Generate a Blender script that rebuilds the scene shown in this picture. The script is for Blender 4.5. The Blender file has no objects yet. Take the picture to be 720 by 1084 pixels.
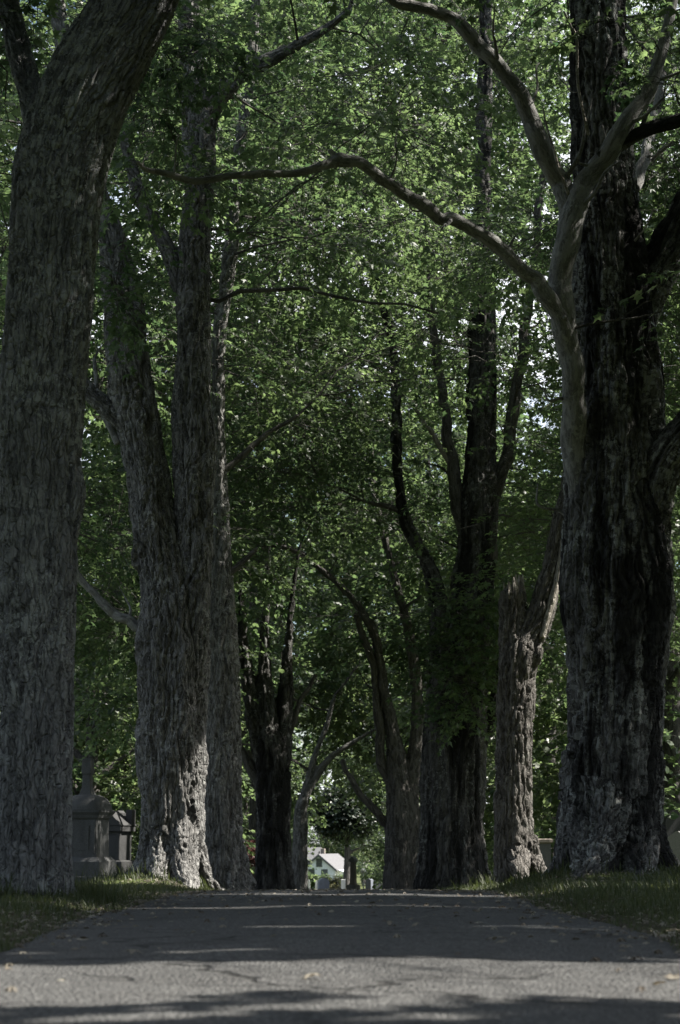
import bpy, math, time
import numpy as np
T0 = time.time()
rng = np.random.default_rng(11)
R = math.radians
SC = bpy.context.scene
COL = SC.collection

# ------------------------------------------------------------------ camera model
FPX, CX, CY, HY, CAMZ = 2000.0, 360.0, 542.0, 890.0, 0.45
PITCH = math.atan((HY - CY) / FPX)
UP = np.array([0, -math.sin(PITCH), math.cos(PITCH)])
FW = np.array([0, math.cos(PITCH), math.sin(PITCH)])
CAM = np.array([0, 0, CAMZ])
SUN_EL = 52.0
TS = math.tan(R(SUN_EL))

def at(px, py, Y):
    d = np.array([(px - CX) / FPX, 0, 0]) + UP * ((CY - py) / FPX) + FW
    t = Y / d[1]
    return CAM + d * t, t / FPX            # point, metres per pixel there

def project(P):
    q = np.asarray(P) - CAM
    w = q @ FW
    w = np.where(np.abs(w) < 1e-3, 1e-3, w)
    return CX + FPX * q[..., 0] / w, CY - FPX * (q @ UP) / w, w

# ------------------------------------------------------------------ noise
def _h(i, j, k, s):
    h = (i.astype(np.uint32) * np.uint32(374761393) + j.astype(np.uint32) * np.uint32(668265263)
         + k.astype(np.uint32) * np.uint32(2147483647) + np.uint32(s * 974711 + 12345))
    h = (h ^ (h >> np.uint32(13))) * np.uint32(1274126177)
    h = (h ^ (h >> np.uint32(15))) * np.uint32(2246822519)
    return (h ^ (h >> np.uint32(16))).astype(np.float32) / np.float32(4294967295.0)

def noise(p, s=0):
    p = np.asarray(p, dtype=np.float64)
    f = np.floor(p); w = (p - f); w = w * w * (3 - 2 * w)
    i, j, k = [f[:, c].astype(np.int64) & 0xffffffff for c in range(3)]
    out = 0
    for a in (0, 1):
        wa = w[:, 0] if a else 1 - w[:, 0]
        for b in (0, 1):
            wb = w[:, 1] if b else 1 - w[:, 1]
            for c in (0, 1):
                wc = w[:, 2] if c else 1 - w[:, 2]
                out = out + wa * wb * wc * _h((i + a) & 0xffffffff, (j + b) & 0xffffffff, (k + c) & 0xffffffff, s)
    return out

def fbm(p, o=3, s=0):
    v, a, t = 0, 1.0, 0
    p = np.asarray(p, dtype=np.float64)
    for q in range(o):
        v = v + a * noise(p, s + q); t += a; a *= .5; p = p * 2.03 + 17.3
    return v / t

def nrm(v):
    return v / np.maximum(np.linalg.norm(v, axis=-1, keepdims=True), 1e-9)

# ------------------------------------------------------------------ mesh helpers
def make_mesh(name, verts, faces, mats, midx=None, smooth=True, attrs=None):
    """faces: list of (n,k) int arrays; midx: material slot of each array."""
    me = bpy.data.meshes.new(name)
    verts = np.ascontiguousarray(verts, dtype=np.float32)
    me.vertices.add(len(verts)); me.vertices.foreach_set('co', verts.ravel())
    loops = np.concatenate([f.ravel() for f in faces]).astype(np.int32)
    tot = np.concatenate([np.full(len(f), f.shape[1]) for f in faces])
    st = np.concatenate([[0], np.cumsum(tot)[:-1]]).astype(np.int32)
    me.loops.add(len(loops)); me.loops.foreach_set('vertex_index', loops)
    me.polygons.add(len(tot)); me.polygons.foreach_set('loop_start', st)
    for m in mats: me.materials.append(m)
    if midx is not None:
        me.polygons.foreach_set('material_index', np.concatenate([np.full(len(f), i) for f, i in zip(faces, midx)]).astype(np.int32))
    if smooth is not None:
        me.polygons.foreach_set('use_smooth', np.full(len(tot), bool(smooth)))
    me.update(calc_edges=True)
    for k, v in (attrs or {}).items():
        v = np.asarray(v, dtype=np.float32)
        if v.ndim == 1:
            me.attributes.new(k, 'FLOAT', 'POINT').data.foreach_set('value', v)
        else:
            me.attributes.new(k, 'FLOAT_VECTOR', 'POINT').data.foreach_set('vector', v.ravel())
    return me

def link(name, me, parent=None):
    o = bpy.data.objects.new(name, me); COL.objects.link(o)
    if parent is not None:
        o.parent = parent
        bpy.context.view_layer.update() if False else None
        o.matrix_parent_inverse = parent_inv(parent)
    return o

def parent_inv(p):
    from mathutils import Matrix
    m = Matrix.Translation(p.location) @ p.rotation_euler.to_matrix().to_4x4()
    return m.inverted()

def tag(o, label=None, cat=None, group=None, kind=None):
    if label: o['label'] = label
    if cat: o['category'] = cat
    if group: o['group'] = group
    if kind: o['kind'] = kind
    return o

def thing(name, loc, label, cat, group=None, rz=0.0):
    o = bpy.data.objects.new(name, None); COL.objects.link(o)
    o.location = tuple(float(v) for v in loc); o.rotation_euler = (0, 0, rz)
    o.empty_display_size = .3
    return tag(o, label, cat, group)

class MB:
    """collects simple shapes; build() links them as one mesh (local coordinates)"""
    def __init__(s): s.v = []; s.f = {}; s.n = 0
    def add(s, v, faces):
        for f in faces: s.f.setdefault(len(f), []).append([i + s.n for i in f])
        s.v.append(np.asarray(v, dtype=float)); s.n += len(v); return s
    def ring_stack(s, rings, cap=True):
        k = len(rings[0]); v = np.concatenate(rings); fs = []
        for a in range(len(rings) - 1):
            for i in range(k):
                j = (i + 1) % k
                fs.append((a * k + i, a * k + j, (a + 1) * k + j, (a + 1) * k + i))
        if cap:
            fs.append(tuple(range(k - 1, -1, -1))); fs.append(tuple((len(rings) - 1) * k + i for i in range(k)))
        return s.add(v, fs)
    def stack(s, prof, cx=0, cy=0, bev=.012):
        """square-plan stack: prof = [(z, half_x, half_y), ...] with clipped corners"""
        rings = []
        for z, a, b in prof:
            e = min(bev, a * .4, b * .4)
            rings.append(np.array([(-a + e, -b, z), (a - e, -b, z), (a, -b + e, z), (a, b - e, z), (a - e, b, z), (-a + e, b, z), (-a, b - e, z), (-a, -b + e, z)]) + (cx, cy, 0))
        return s.ring_stack(rings)
    def box(s, x0, x1, y0, y1, z0, z1, bev=.01):
        return s.stack([(z0, (x1 - x0) / 2, (y1 - y0) / 2), (z1 - bev, (x1 - x0) / 2, (y1 - y0) / 2), (z1, (x1 - x0) / 2 - bev, (y1 - y0) / 2 - bev)], (x0 + x1) / 2, (y0 + y1) / 2, bev)
    def lathe(s, prof, n=20, cx=0, cy=0):
        a = np.linspace(0, 2 * math.pi, n, endpoint=False)
        return s.ring_stack([np.stack([cx + r * np.cos(a), cy + r * np.sin(a), np.full(n, z)], 1) for z, r in prof])
    def prism(s, poly, y0, y1):
        """poly in xz, extruded along y"""
        k = len(poly)
        v = [(x, y0, z) for x, z in poly] + [(x, y1, z) for x, z in poly]
        fs = [tuple(range(k)), tuple(range(2 * k - 1, k - 1, -1))]
        fs += [(i + k, (i + 1) % k + k, (i + 1) % k, i) for i in range(k)]
        return s.add(v, fs)
    def build(s, name, mat, parent=None, smooth=False):
        me = make_mesh(name, np.concatenate(s.v), [np.array(f) for f in s.f.values()], [mat], smooth=smooth)
        o = bpy.data.objects.new(name, me); COL.objects.link(o)
        if parent is not None: o.parent = parent
        return o

# ------------------------------------------------------------------ materials
def newmat(name):
    m = bpy.data.materials.new(name); m.use_nodes = True
    nt = m.node_tree; nt.nodes.clear()
    return m, nt
class NT:
    def __init__(s, nt): s.nt = nt
    def n(s, t, **kw):
        x = s.nt.nodes.new(t)
        for k, v in kw.items():
            if k.startswith('i_'):
                key = k[2:]; key = int(key) if key.isdigit() else key
                x.inputs[key].default_value = v
            else: setattr(x, k, v)
        return x
    def l(s, a, b): s.nt.links.new(a, b)
    def ramp(s, fac, stops):
        x = s.n('ShaderNodeValToRGB'); e = x.color_ramp.elements
        while len(e) < len(stops): e.new(.5)
        for q, (p, c) in zip(e, stops):
            q.position = p; q.color = (c, c, c, 1) if isinstance(c, (int, float)) else (*c, 1)
        s.l(fac, x.inputs[0]); return x.outputs[0]
    def noise(s, vec, scale, detail=3, rough=.55):
        x = s.n('ShaderNodeTexNoise'); x.inputs['Scale'].default_value = scale
        x.inputs['Detail'].default_value = detail; x.inputs['Roughness'].default_value = rough
        s.l(vec, x.inputs['Vector']); return x.outputs[0]
    def mapping(s, vec, scale, loc=(0, 0, 0)):
        x = s.n('ShaderNodeMapping'); x.inputs['Scale'].default_value = scale; x.inputs['Location'].default_value = loc
        s.l(vec, x.inputs[0]); return x.outputs[0]
    def mix(s, fac, a, b, mode='MIX'):
        x = s.n('ShaderNodeMix', data_type='RGBA', blend_type=mode)
        if isinstance(fac, (int, float)): x.inputs[0].default_value = fac
        else: s.l(fac, x.inputs[0])
        for q, v in ((6, a), (7, b)):
            if isinstance(v, tuple): x.inputs[q].default_value = (*v, 1)
            else: s.l(v, x.inputs[q])
        return x.outputs[2]
    def math(s, op, a, b=0.0):
        x = s.n('ShaderNodeMath', operation=op)
        for q, v in ((0, a), (1, b)):
            if isinstance(v, (int, float)): x.inputs[q].default_value = v
            else: s.l(v, x.inputs[q])
        return x.outputs[0]
    def out(s, sh):
        o = s.n('ShaderNodeOutputMaterial'); s.l(sh, o.inputs[0])
    def bsdf(s, col, rough=.9, spec=.25, bump=None, bstr=.5, bdist=.02):
        b = s.n('ShaderNodeBsdfPrincipled')
        if isinstance(col, tuple): b.inputs['Base Color'].default_value = (*col, 1)
        else: s.l(col, b.inputs['Base Color'])
        if isinstance(rough, (int, float)): b.inputs['Roughness'].default_value = rough
        else: s.l(rough, b.inputs['Roughness'])
        b.inputs['Specular IOR Level'].default_value = spec
        if bump is not None:
            q = s.n('ShaderNodeBump'); q.inputs['Strength'].default_value = bstr; q.inputs['Distance'].default_value = bdist
            s.l(bump, q.inputs['Height']); s.l(q.outputs[0], b.inputs['Normal'])
        return b.outputs[0]

def bark_material(name, dark, mid, pale, lichen, lich_lo=.60, plate=18.0, streak=None, bdist=.02):
    m, nt = newmat(name); g = NT(nt)
    v = g.n('ShaderNodeAttribute', attribute_name='bark').outputs['Vector']
    warp = g.n('ShaderNodeTexNoise'); warp.inputs['Scale'].default_value = 11; g.l(v, warp.inputs['Vector'])
    add = g.n('ShaderNodeMixRGB', blend_type='LINEAR_LIGHT'); add.inputs[0].default_value = .03
    g.l(v, add.inputs[1]); g.l(warp.outputs['Color'], add.inputs[2])
    vs = g.mapping(add.outputs[0], (1, 1, .2))
    vor = g.n('ShaderNodeTexVoronoi', feature='DISTANCE_TO_EDGE'); vor.inputs['Scale'].default_value = plate
    g.l(vs, vor.inputs['Vector'])
    edge = g.ramp(vor.outputs[0], [(0, 0.0), (.10, .8), (.4, 1.0)])
    fine = g.noise(g.mapping(v, (1, 1, .4)), 85, 5, .7)
    h = g.math('ADD', g.math('MULTIPLY', edge, .8), g.math('MULTIPLY', fine, .55))
    c1 = g.noise(g.mapping(v, (1, 1, .28)), 22, 5, .68)
    cell = g.n('ShaderNodeTexVoronoi', feature='F1'); cell.inputs['Scale'].default_value = plate * 1.3
    g.l(vs, cell.inputs['Vector'])
    cv = g.n('ShaderNodeSeparateColor'); g.l(cell.outputs['Color'], cv.inputs[0])
    c1 = g.math('ADD', g.math('MULTIPLY', c1, .7), g.math('MULTIPLY', cv.outputs[0], .3))
    col = g.ramp(c1, [(.38, dark), (.49, mid), (.62, pale)])
    col = g.mix(g.ramp(fine, [(.35, .0), (.7, .45)]), col, tuple(min(1, x * 1.5) for x in pale))
    L = g.noise(v, 12, 7, .76)
    patch = g.noise(v, 1.3, 2, .5)
    lf = g.math('MULTIPLY', g.ramp(L, [(lich_lo - .02, 0.0), (lich_lo + .015, 1.0)]), g.ramp(patch, [(.38, .1), (.55, 1.0)]))
    col = g.mix(lf, col, lichen)
    L2 = g.noise(v, 48, 4, .65)
    lf2 = g.math('MULTIPLY', g.ramp(L2, [(.62, 0.0), (.67, .7)]), g.ramp(patch, [(.42, .0), (.55, .8)]))
    col = g.mix(lf2, col, tuple(x * 1.15 for x in lichen))
    if streak:
        s = g.noise(g.mapping(v, (1, 1, .13), (3.1, 1.7, .4)), 3.2, 4, .62)
        col = g.mix(g.ramp(s, [(.47, 0.0), (.55, .88)]), col, streak)
    g.out(g.bsdf(col, .92, .15, h, 1.0, bdist))
    return m

M = {}
M['bark_grey'] = bark_material('bark_grey', (.055, .0555, .057), (.105, .106, .109), (.185, .186, .189), (.29, .30, .295), .52, 24, None, .03)
M['bark_brown'] = bark_material('bark_brown', (.040, .039, .038), (.092, .090, .087), (.175, .171, .166), (.27, .272, .26), .55, 22, None, .03)
M['bark_dark'] = bark_material('bark_dark', (.02, .0195, .019), (.054, .052, .05), (.115, .112, .108), (.26, .268, .255), .515, 19, (.010, .0095, .0095), .03)
M['bark_smooth'] = bark_material('bark_smooth', (.07, .069, .067), (.13, .128, .124), (.20, .198, .193), (.28, .285, .27), .57, 26, None, .006)
M['bark_far'] = bark_material('bark_far', (.025, .023, .022), (.055, .051, .048), (.10, .094, .088), (.16, .16, .15), .6, 15, None, .02)
M['bark_stump'] = bark_material('bark_stump', (.026, .0235, .021), (.06, .055, .05), (.118, .11, .102), (.19, .185, .17), .57, 22, None, .03)
M['bark_deep'] = bark_material('bark_deep', (.017, .0165, .016), (.042, .040, .038), (.082, .079, .075), (.16, .165, .155), .56, 17, (.012, .0115, .011), .03)
M['dead_wood'] = bark_material('dead_wood', (.12, .105, .09), (.22, .20, .175), (.32, .295, .265), (.36, .35, .31), .62, 28, None, .02)

def leaf_material(name, lo, hi, tr_lo, tr_hi, tmix=.5, rough=.42):
    m, nt = newmat(name); g = NT(nt)
    t = g.n('ShaderNodeAttribute', attribute_name='tint').outputs['Fac']
    c = g.mix(t, lo, hi); tc = g.mix(t, tr_lo, tr_hi)
    b = g.n('ShaderNodeBsdfPrincipled'); g.l(c, b.inputs['Base Color'])
    b.inputs['Roughness'].default_value = rough; b.inputs['Specular IOR Level'].default_value = .45
    tr = g.n('ShaderNodeBsdfTranslucent'); g.l(tc, tr.inputs['Color'])
    mx = g.n('ShaderNodeMixShader'); mx.inputs[0].default_value = tmix
    g.l(b.outputs[0], mx.inputs[1]); g.l(tr.outputs[0], mx.inputs[2]); g.out(mx.outputs[0])
    return m
M['leaf'] = leaf_material('maple_leaf', (.020, .038, .020), (.054, .080, .035), (.042, .092, .038), (.235, .325, .125))
M['leaf_far'] = leaf_material('far_leaf', (.026, .046, .025), (.064, .086, .04), (.08, .145, .058), (.27, .345, .14))
M['leaf_dark'] = leaf_material('dark_leaf', (.010, .018, .013), (.022, .034, .02), (.012, .024, .012), (.03, .05, .018), .25)
M['leaf_red'] = leaf_material('red_leaf', (.045, .02, .022), (.11, .05, .048), (.12, .03, .03), (.25, .09, .07), .35)
M['leaf_olive'] = leaf_material('olive_leaf', (.09, .095, .035), (.17, .16, .07), (.15, .15, .04), (.25, .24, .08), .3)
M['grass'] = leaf_material('grass_blade', (.024, .036, .013), (.075, .085, .034), (.05, .08, .02), (.14, .15, .05), .35, .6)
M['dry_leaf'] = leaf_material('dry_leaf', (.075, .06, .045), (.30, .275, .22), (.10, .08, .05), (.22, .19, .13), .25, .7)

m, nt = newmat('asphalt'); g = NT(nt)
ov = g.n('ShaderNodeTexCoord').outputs['Object']
sp = g.noise(ov, 75, 6, .8); pt = g.noise(ov, 1.1, 4, .6); st = g.noise(g.mapping(ov, (1, .25, 1)), 3.0, 3, .6)
c = g.ramp(sp, [(.40, (.017, .0168, .0165)), (.5, (.057, .0568, .056)), (.60, (.205, .203, .198))])
c = g.mix(g.ramp(pt, [(.35, .0), (.7, .45)]), c, (.05, .0495, .049))
c = g.mix(g.ramp(st, [(.5, .0), (.75, .3)]), c, (.12, .12, .12))
vo = g.n('ShaderNodeTexVoronoi', feature='F1'); vo.inputs['Scale'].default_value = 75; g.l(ov, vo.inputs['Vector'])
hh = g.math('ADD', g.math('MULTIPLY', vo.outputs[0], -1.0), g.math('MULTIPLY', pt, 2.0))
cw = g.n('ShaderNodeTexNoise'); cw.inputs['Scale'].default_value = 1.6; cw.inputs['Detail'].default_value = 5; g.l(ov, cw.inputs['Vector'])
ca = g.n('ShaderNodeMixRGB', blend_type='LINEAR_LIGHT'); ca.inputs[0].default_value = .35; g.l(ov, ca.inputs[1]); g.l(cw.outputs['Color'], ca.inputs[2])
cv_ = g.n('ShaderNodeTexVoronoi', feature='DISTANCE_TO_EDGE'); cv_.inputs['Scale'].default_value = .55; g.l(ca.outputs[0], cv_.inputs['Vector'])
crk = g.math('MULTIPLY', g.ramp(cv_.outputs[0], [(.004, 1.0), (.011, 0.0)]), g.ramp(pt, [(.42, 0.0), (.55, .9)]))
c = g.mix(crk, c, (.014, .0135, .013))
stn = g.noise(ov, 2.3, 6, .7)
c = g.mix(g.ramp(stn, [(.54, 0.0), (.64, .45)]), c, (.032, .031, .03))
hh = g.math('SUBTRACT', hh, g.math('MULTIPLY', crk, 1.5))
g.out(g.bsdf(c, .9, .2, hh, 1.0, .018)); M['asphalt'] = m

m, nt = newmat('lawn_soil'); g = NT(nt)
ov = g.n('ShaderNodeTexCoord').outputs['Object']
a = g.noise(ov, .9, 5, .6); b = g.noise(ov, 14, 5, .7); fa = g.noise(ov, .05, 3, .5)
c = g.ramp(b, [(.3, (.028, .034, .014)), (.55, (.062, .078, .026)), (.75, (.11, .115, .05))])
c = g.mix(g.ramp(a, [(.5, .0), (.7, .6)]), c, (.075, .06, .042))
sx = g.n('ShaderNodeSeparateXYZ'); g.l(ov, sx.inputs[0])
ax_ = g.math('ADD', g.math('ABSOLUTE', sx.outputs[0]), g.math('MULTIPLY', a, .7))
c = g.mix(g.ramp(g.math('MULTIPLY', ax_, .25), [(.46, .9), (.56, 0.0)]), c, (.06, .05, .04))
g.out(g.bsdf(c, .95, .1, b, .6, .04)); M['lawn'] = m

def stone_material(name, base, var=.35, stain=(.05, .05, .048), rough=.8):
    m, nt = newmat(name); g = NT(nt)
    ov = g.n('ShaderNodeTexCoord').outputs['Object']
    a = g.noise(ov, 60, 4, .7); b = g.noise(g.mapping(ov, (1, 1, .3)), 4, 5, .65)
    lo = tuple(x * (1 - var) for x in base); hi = tuple(min(.9, x * (1 + var)) for x in base)
    c = g.ramp(a, [(.3, lo), (.7, hi)])
    c = g.mix(g.ramp(b, [(.48, .0), (.72, .6)]), c, stain)
    g.out(g.bsdf(c, rough, .3, a, .4, .006)); return m
M['stone'] = stone_material('grey_granite', (.08, .081, .082), .45, (.03, .03, .029))
M['stone_shade'] = stone_material('shaded_grey_granite', (.042, .042, .043), .4, (.018, .018, .018))  # grey granite darkened to stand in for shade on the gabled monument
M['stone_warm'] = stone_material('weathered_brown_stone', (.17, .145, .125))
M['stone_dark'] = stone_material('dark_granite', (.022, .0225, .025), .3, (.02, .02, .02), .5)
M['stone_pale'] = stone_material('pale_granite', (.16, .158, .15), .2, (.08, .08, .075))
M['stone_blue'] = stone_material('bluegrey_granite', (.12, .13, .155), .3, (.07, .07, .08))
M['marble'] = stone_material('white_marble', (.62, .62, .6), .1, (.3, .3, .29))

m, nt = newmat('clapboard'); g = NT(nt)
ov = g.n('ShaderNodeTexCoord').outputs['Object']
wv = g.n('ShaderNodeTexWave', wave_type='BANDS', bands_direction='Z', wave_profile='SAW'); wv.inputs['Scale'].default_value = 2.2
g.l(ov, wv.inputs['Vector']); nz = g.noise(ov, 2.5, 4, .6)
c = g.ramp(nz, [(.3, (.52, .57, .55)), (.7, (.64, .68, .66))])
g.out(g.bsdf(c, .6, .3, wv.outputs[0], .5, .03)); M['clapboard'] = m
m, nt = newmat('shingle'); g = NT(nt)
ov = g.n('ShaderNodeTexCoord').outputs['Object']
br = g.n('ShaderNodeTexBrick'); br.inputs['Scale'].default_value = 3.0
br.inputs['Color1'].default_value = (.11, .108, .112, 1); br.inputs['Color2'].default_value = (.09, .088, .09, 1); br.inputs['Mortar'].default_value = (.16, .16, .165, 1)
g.l(ov, br.inputs['Vector']); g.out(g.bsdf(br.outputs[0], .85, .2)); M['shingle'] = m
def plain(name, col, rough=.6, spec=.4):
    m, nt = newmat(name); g = NT(nt)
    ov = g.n('ShaderNodeTexCoord').outputs['Object']; nz = g.noise(ov, 7, 4, .6)
    c = g.ramp(nz, [(.3, tuple(x * .85 for x in col)), (.7, tuple(min(.9, x * 1.1) for x in col))])
    g.out(g.bsdf(c, rough, spec)); M[name] = m
plain('white_paint', (.75, .75, .73)); plain('window_glass', (.03, .04, .045), .08, .6); plain('dark_trim', (.06, .075, .06)); plain('pale_blue_wall', (.36, .44, .48)); plain('post_metal', (.5, .5, .48), .4)

# ------------------------------------------------------------------ terrain
def softplus(x, k): return k * np.logaddexp(0, x / k)
def sstep(x, a, b):
    t = np.clip((x - a) / (b - a), 0, 1); return t * t * (3 - 2 * t)
MOUNDS = [(2.9, 19.6, .17, 1.15), (-2.1, 23.6, .16, 1.0), (2.45, 26.8, .07, .8), (-2.35, 14.2, .05, .7), (2.1, 35.5, .08, 1.2)]
HALF = 1.48
def road_half(y, side):
    y = np.asarray(y, dtype=float)
    p = np.stack([y * .55, np.full_like(y, side * 9.3), np.zeros_like(y)], -1).reshape(-1, 3)
    q = p.copy(); q[:, 0] *= 5
    return HALF + ((noise(p, 5) - .5) * .30 + (fbm(q, 2, 6) - .5) * .16).reshape(y.shape)
def ground(x, y):
    x = np.asarray(x, dtype=float); y = np.asarray(y, dtype=float)
    z = -.0287 * softplus(y - 17, 1.0) + .0048 * softplus(y - 62, 8) + .0239 * softplus(y - 340, 20)
    ax = np.abs(x)
    hv = np.where(x < 0, .035, .06)
    z = z + sstep(ax, HALF + .02, HALF + .5) * hv + sstep(ax, 2.5, 8) * .06
    for mx, my, h, s in MOUNDS:
        z = z + h * np.exp(-((x - mx) ** 2 + (y - my) ** 2) / (2 * s * s)) * sstep(ax, HALF, HALF + .9)
    p = np.stack([x, y, np.zeros_like(x)], -1).reshape(-1, 3)
    b = (fbm(p * 1.3, 2, 3) - .5).reshape(x.shape) * .05 * sstep(ax, HALF, HALF + .6)
    f = (fbm(p * .03, 2, 4) - .5).reshape(x.shape) * 1.2 * sstep(ax, 9, 40)
    return z + b + f

def axis(dense, far, step, growth=1.12):
    v = [dense]
    s = step
    while v[-1] < far: s *= growth; v.append(v[-1] + s)
    return v
xs = np.array(sorted([-q for q in axis(7, 1500, .12)[1:]] + list(np.arange(-7, 7.001, .1)) + axis(7, 1500, .12)[1:]))
ys = np.array(sorted([-q for q in axis(-2, 300, .2)[1:]] + list(np.arange(2, 45, .12)) + axis(45, 2500, .15, 1.06)))
GX, GY = np.meshgrid(xs, ys)
GZ = ground(GX, GY)
idx = np.arange(GX.size).reshape(GX.shape)
q = np.stack([idx[:-1, :-1], idx[:-1, 1:], idx[1:, 1:], idx[1:, :-1]], -1).reshape(-1, 4)
tag(link('ground', make_mesh('ground', np.stack([GX, GY, GZ], -1).reshape(-1, 3), [q], [M['lawn']])), kind='structure')
ry = ys[(ys > -30) & (ys < 110)]
tt = np.linspace(-1, 1, 25)
hl, hr = road_half(ry, -1), road_half(ry, 1)
RX = np.where(tt[None] < 0, tt[None] * hl[:, None], tt[None] * hr[:, None]); RY = np.repeat(ry[:, None], 25, 1)
RZ = ground(RX * .9, RY) + .014 + .02 * (1 - tt[None] ** 2) + .0006 * np.maximum(RY - 40, 0)
RZ[:, 0] -= .03; RZ[:, -1] -= .03
RZ += (fbm(np.stack([RX * .9, RY * .5, RX * 0], -1).reshape(-1, 3), 2, 9).reshape(RX.shape) - .5) * .012
idx = np.arange(RX.size).reshape(RX.shape)
q = np.stack([idx[:-1, :-1], idx[:-1, 1:], idx[1:, 1:], idx[1:, :-1]], -1).reshape(-1, 4)
tag(link('lane', make_mesh('lane', np.stack([RX, RY, RZ], -1).reshape(-1, 3), [q], [M['asphalt']])), kind='structure')
def road_z(x, y):
    return ground(np.asarray(x) * .9, y) + .014 + .02 * (1 - (np.asarray(x) / HALF) ** 2)

# ------------------------------------------------------------------ limbs
def catmull(P, n_per):
    P = np.asarray(P, dtype=float); out = []
    Q = np.vstack([2 * P[0] - P[1], P, 2 * P[-1] - P[-2]])
    for i in range(1, len(Q) - 2):
        a, b, c, d = Q[i - 1:i + 3]; n = n_per[i - 1]
        t = np.linspace(0, 1, n, endpoint=False)[:, None]
        out.append(.5 * (2 * b + (c - a) * t + (2 * a - 5 * b + 4 * c - d) * t * t + (3 * b - a - 3 * c + d) * t ** 3))
    out.append(P[-1:]); return np.vstack(out)

class Limb: pass
def limb(spec, D, step=.5):
    """spec: (px, py, rpx[, depth]) -> smooth world path with radii and frames"""
    pts = []
    for s in spec:
        d = s[3] if len(s) > 3 else D
        p, sc = at(s[0], s[1], d); pts.append((*p, s[2] * sc))
    return limb_w(pts, step)
def limb_w(pts, step=.5):
    pts = np.array(pts)
    seg = np.linalg.norm(np.diff(pts[:, :3], axis=0), axis=1)
    n = [max(2, int(math.ceil(l / max(.02, step * .5 * (a + b))))) for l, a, b in zip(seg, pts[:-1, 3], pts[1:, 3])]
    c = catmull(pts, n)
    L = Limb(); L.p = c[:, :3]; L.r = np.maximum(c[:, 3], .004)
    frames(L); return L
def frames(L):
    t = np.gradient(L.p, axis=0); L.t = nrm(t)
    n = np.cross(L.t[0], (0, 1, 0)); n = n / max(np.linalg.norm(n), 1e-6)
    N = []
    for tt_ in L.t:
        n = n - tt_ * (n @ tt_); n = n / max(np.linalg.norm(n), 1e-6); N.append(n)
    L.n = np.array(N); L.b = np.cross(L.t, L.n)
    L.s = np.concatenate([[0], np.cumsum(np.linalg.norm(np.diff(L.p, axis=0), axis=1))])

def tube(L, k, wob=0.0, seed=0, off=0.0):
    a = np.linspace(0, 2 * math.pi, k, endpoint=False)
    ca, sa = np.cos(a), np.sin(a)
    co = np.stack([L.r[:, None] * ca, L.r[:, None] * sa, np.repeat(L.s[:, None], k, 1)], -1)
    rad = np.ones(co.shape[:2])
    if wob:
        q = co.reshape(-1, 3)
        rm = max(L.r.mean(), .02)
        rad = rad + wob * ((fbm(q / (rm * 1.6, rm * 1.6, rm * 3.2) + seed * 7.7, 3, seed) - .5) * 2).reshape(rad.shape)
    v = L.p[:, None] + rad[..., None] * L.r[:, None, None] * (L.n[:, None] * ca[None, :, None] + L.b[:, None] * sa[None, :, None])
    m = len(L.p); idx = np.arange(m * k).reshape(m, k); nx = np.roll(idx, -1, 1)
    f = np.stack([idx[:-1], nx[:-1], nx[1:], idx[1:]], -1).reshape(-1, 4)
    v = v.reshape(-1, 3)
    v = np.vstack([v, L.p[0] - L.t[0] * L.r[0] * .3, L.p[-1] + L.t[-1] * L.r[-1] * .8])
    c0 = np.stack([nx[0], idx[0], np.full(k, m * k)], -1); c1 = np.stack([idx[-1], nx[-1], np.full(k, m * k + 1)], -1)
    co = co.reshape(-1, 3); co = np.vstack([co, co[:1] * 0 + (0, 0, L.s[0]), co[:1] * 0 + (0, 0, L.s[-1])]) + off
    return v, f, np.vstack([c0, c1]), co

def voxel_union(parts, vox, smooth):
    V, F = [], []; n = 0
    for v, f4, f3 in parts:
        V.append(v); F += (f4 + n).tolist() + (f3 + n).tolist(); n += len(v)
    me = bpy.data.meshes.new('tmp'); me.from_pydata(np.concatenate(V).tolist(), [], F); me.update()
    o = bpy.data.objects.new('tmp', me); COL.objects.link(o)
    r = o.modifiers.new('r', 'REMESH'); r.mode = 'VOXEL'; r.voxel_size = vox
    if smooth:
        s = o.modifiers.new('s', 'SMOOTH'); s.factor = .5; s.iterations = smooth
    dg = bpy.context.evaluated_depsgraph_get()
    m2 = bpy.data.meshes.new_from_object(o.evaluated_get(dg))
    nv = len(m2.vertices); v = np.empty(nv * 3, np.float32); m2.vertices.foreach_get('co', v)
    tot = np.empty(len(m2.polygons), np.int32); m2.polygons.foreach_get('loop_total', tot)
    lp = np.empty(len(m2.loops), np.int32); m2.loops.foreach_get('vertex_index', lp)
    f = lp.reshape(-1, 4) if (tot == 4).all() else None
    bpy.data.objects.remove(o); bpy.data.meshes.remove(me); bpy.data.meshes.remove(m2)
    return v.reshape(-1, 3).astype(np.float64), f

def vnormals(v, f):
    fn = np.cross(v[f[:, 2]] - v[f[:, 0]], v[f[:, 3]] - v[f[:, 1]])
    out = np.zeros_like(v)
    for c in range(3):
        acc = np.zeros(len(v))
        for k in range(4): acc += np.bincount(f[:, k], fn[:, c], len(v))
        out[:, c] = acc
    return nrm(out)

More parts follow.
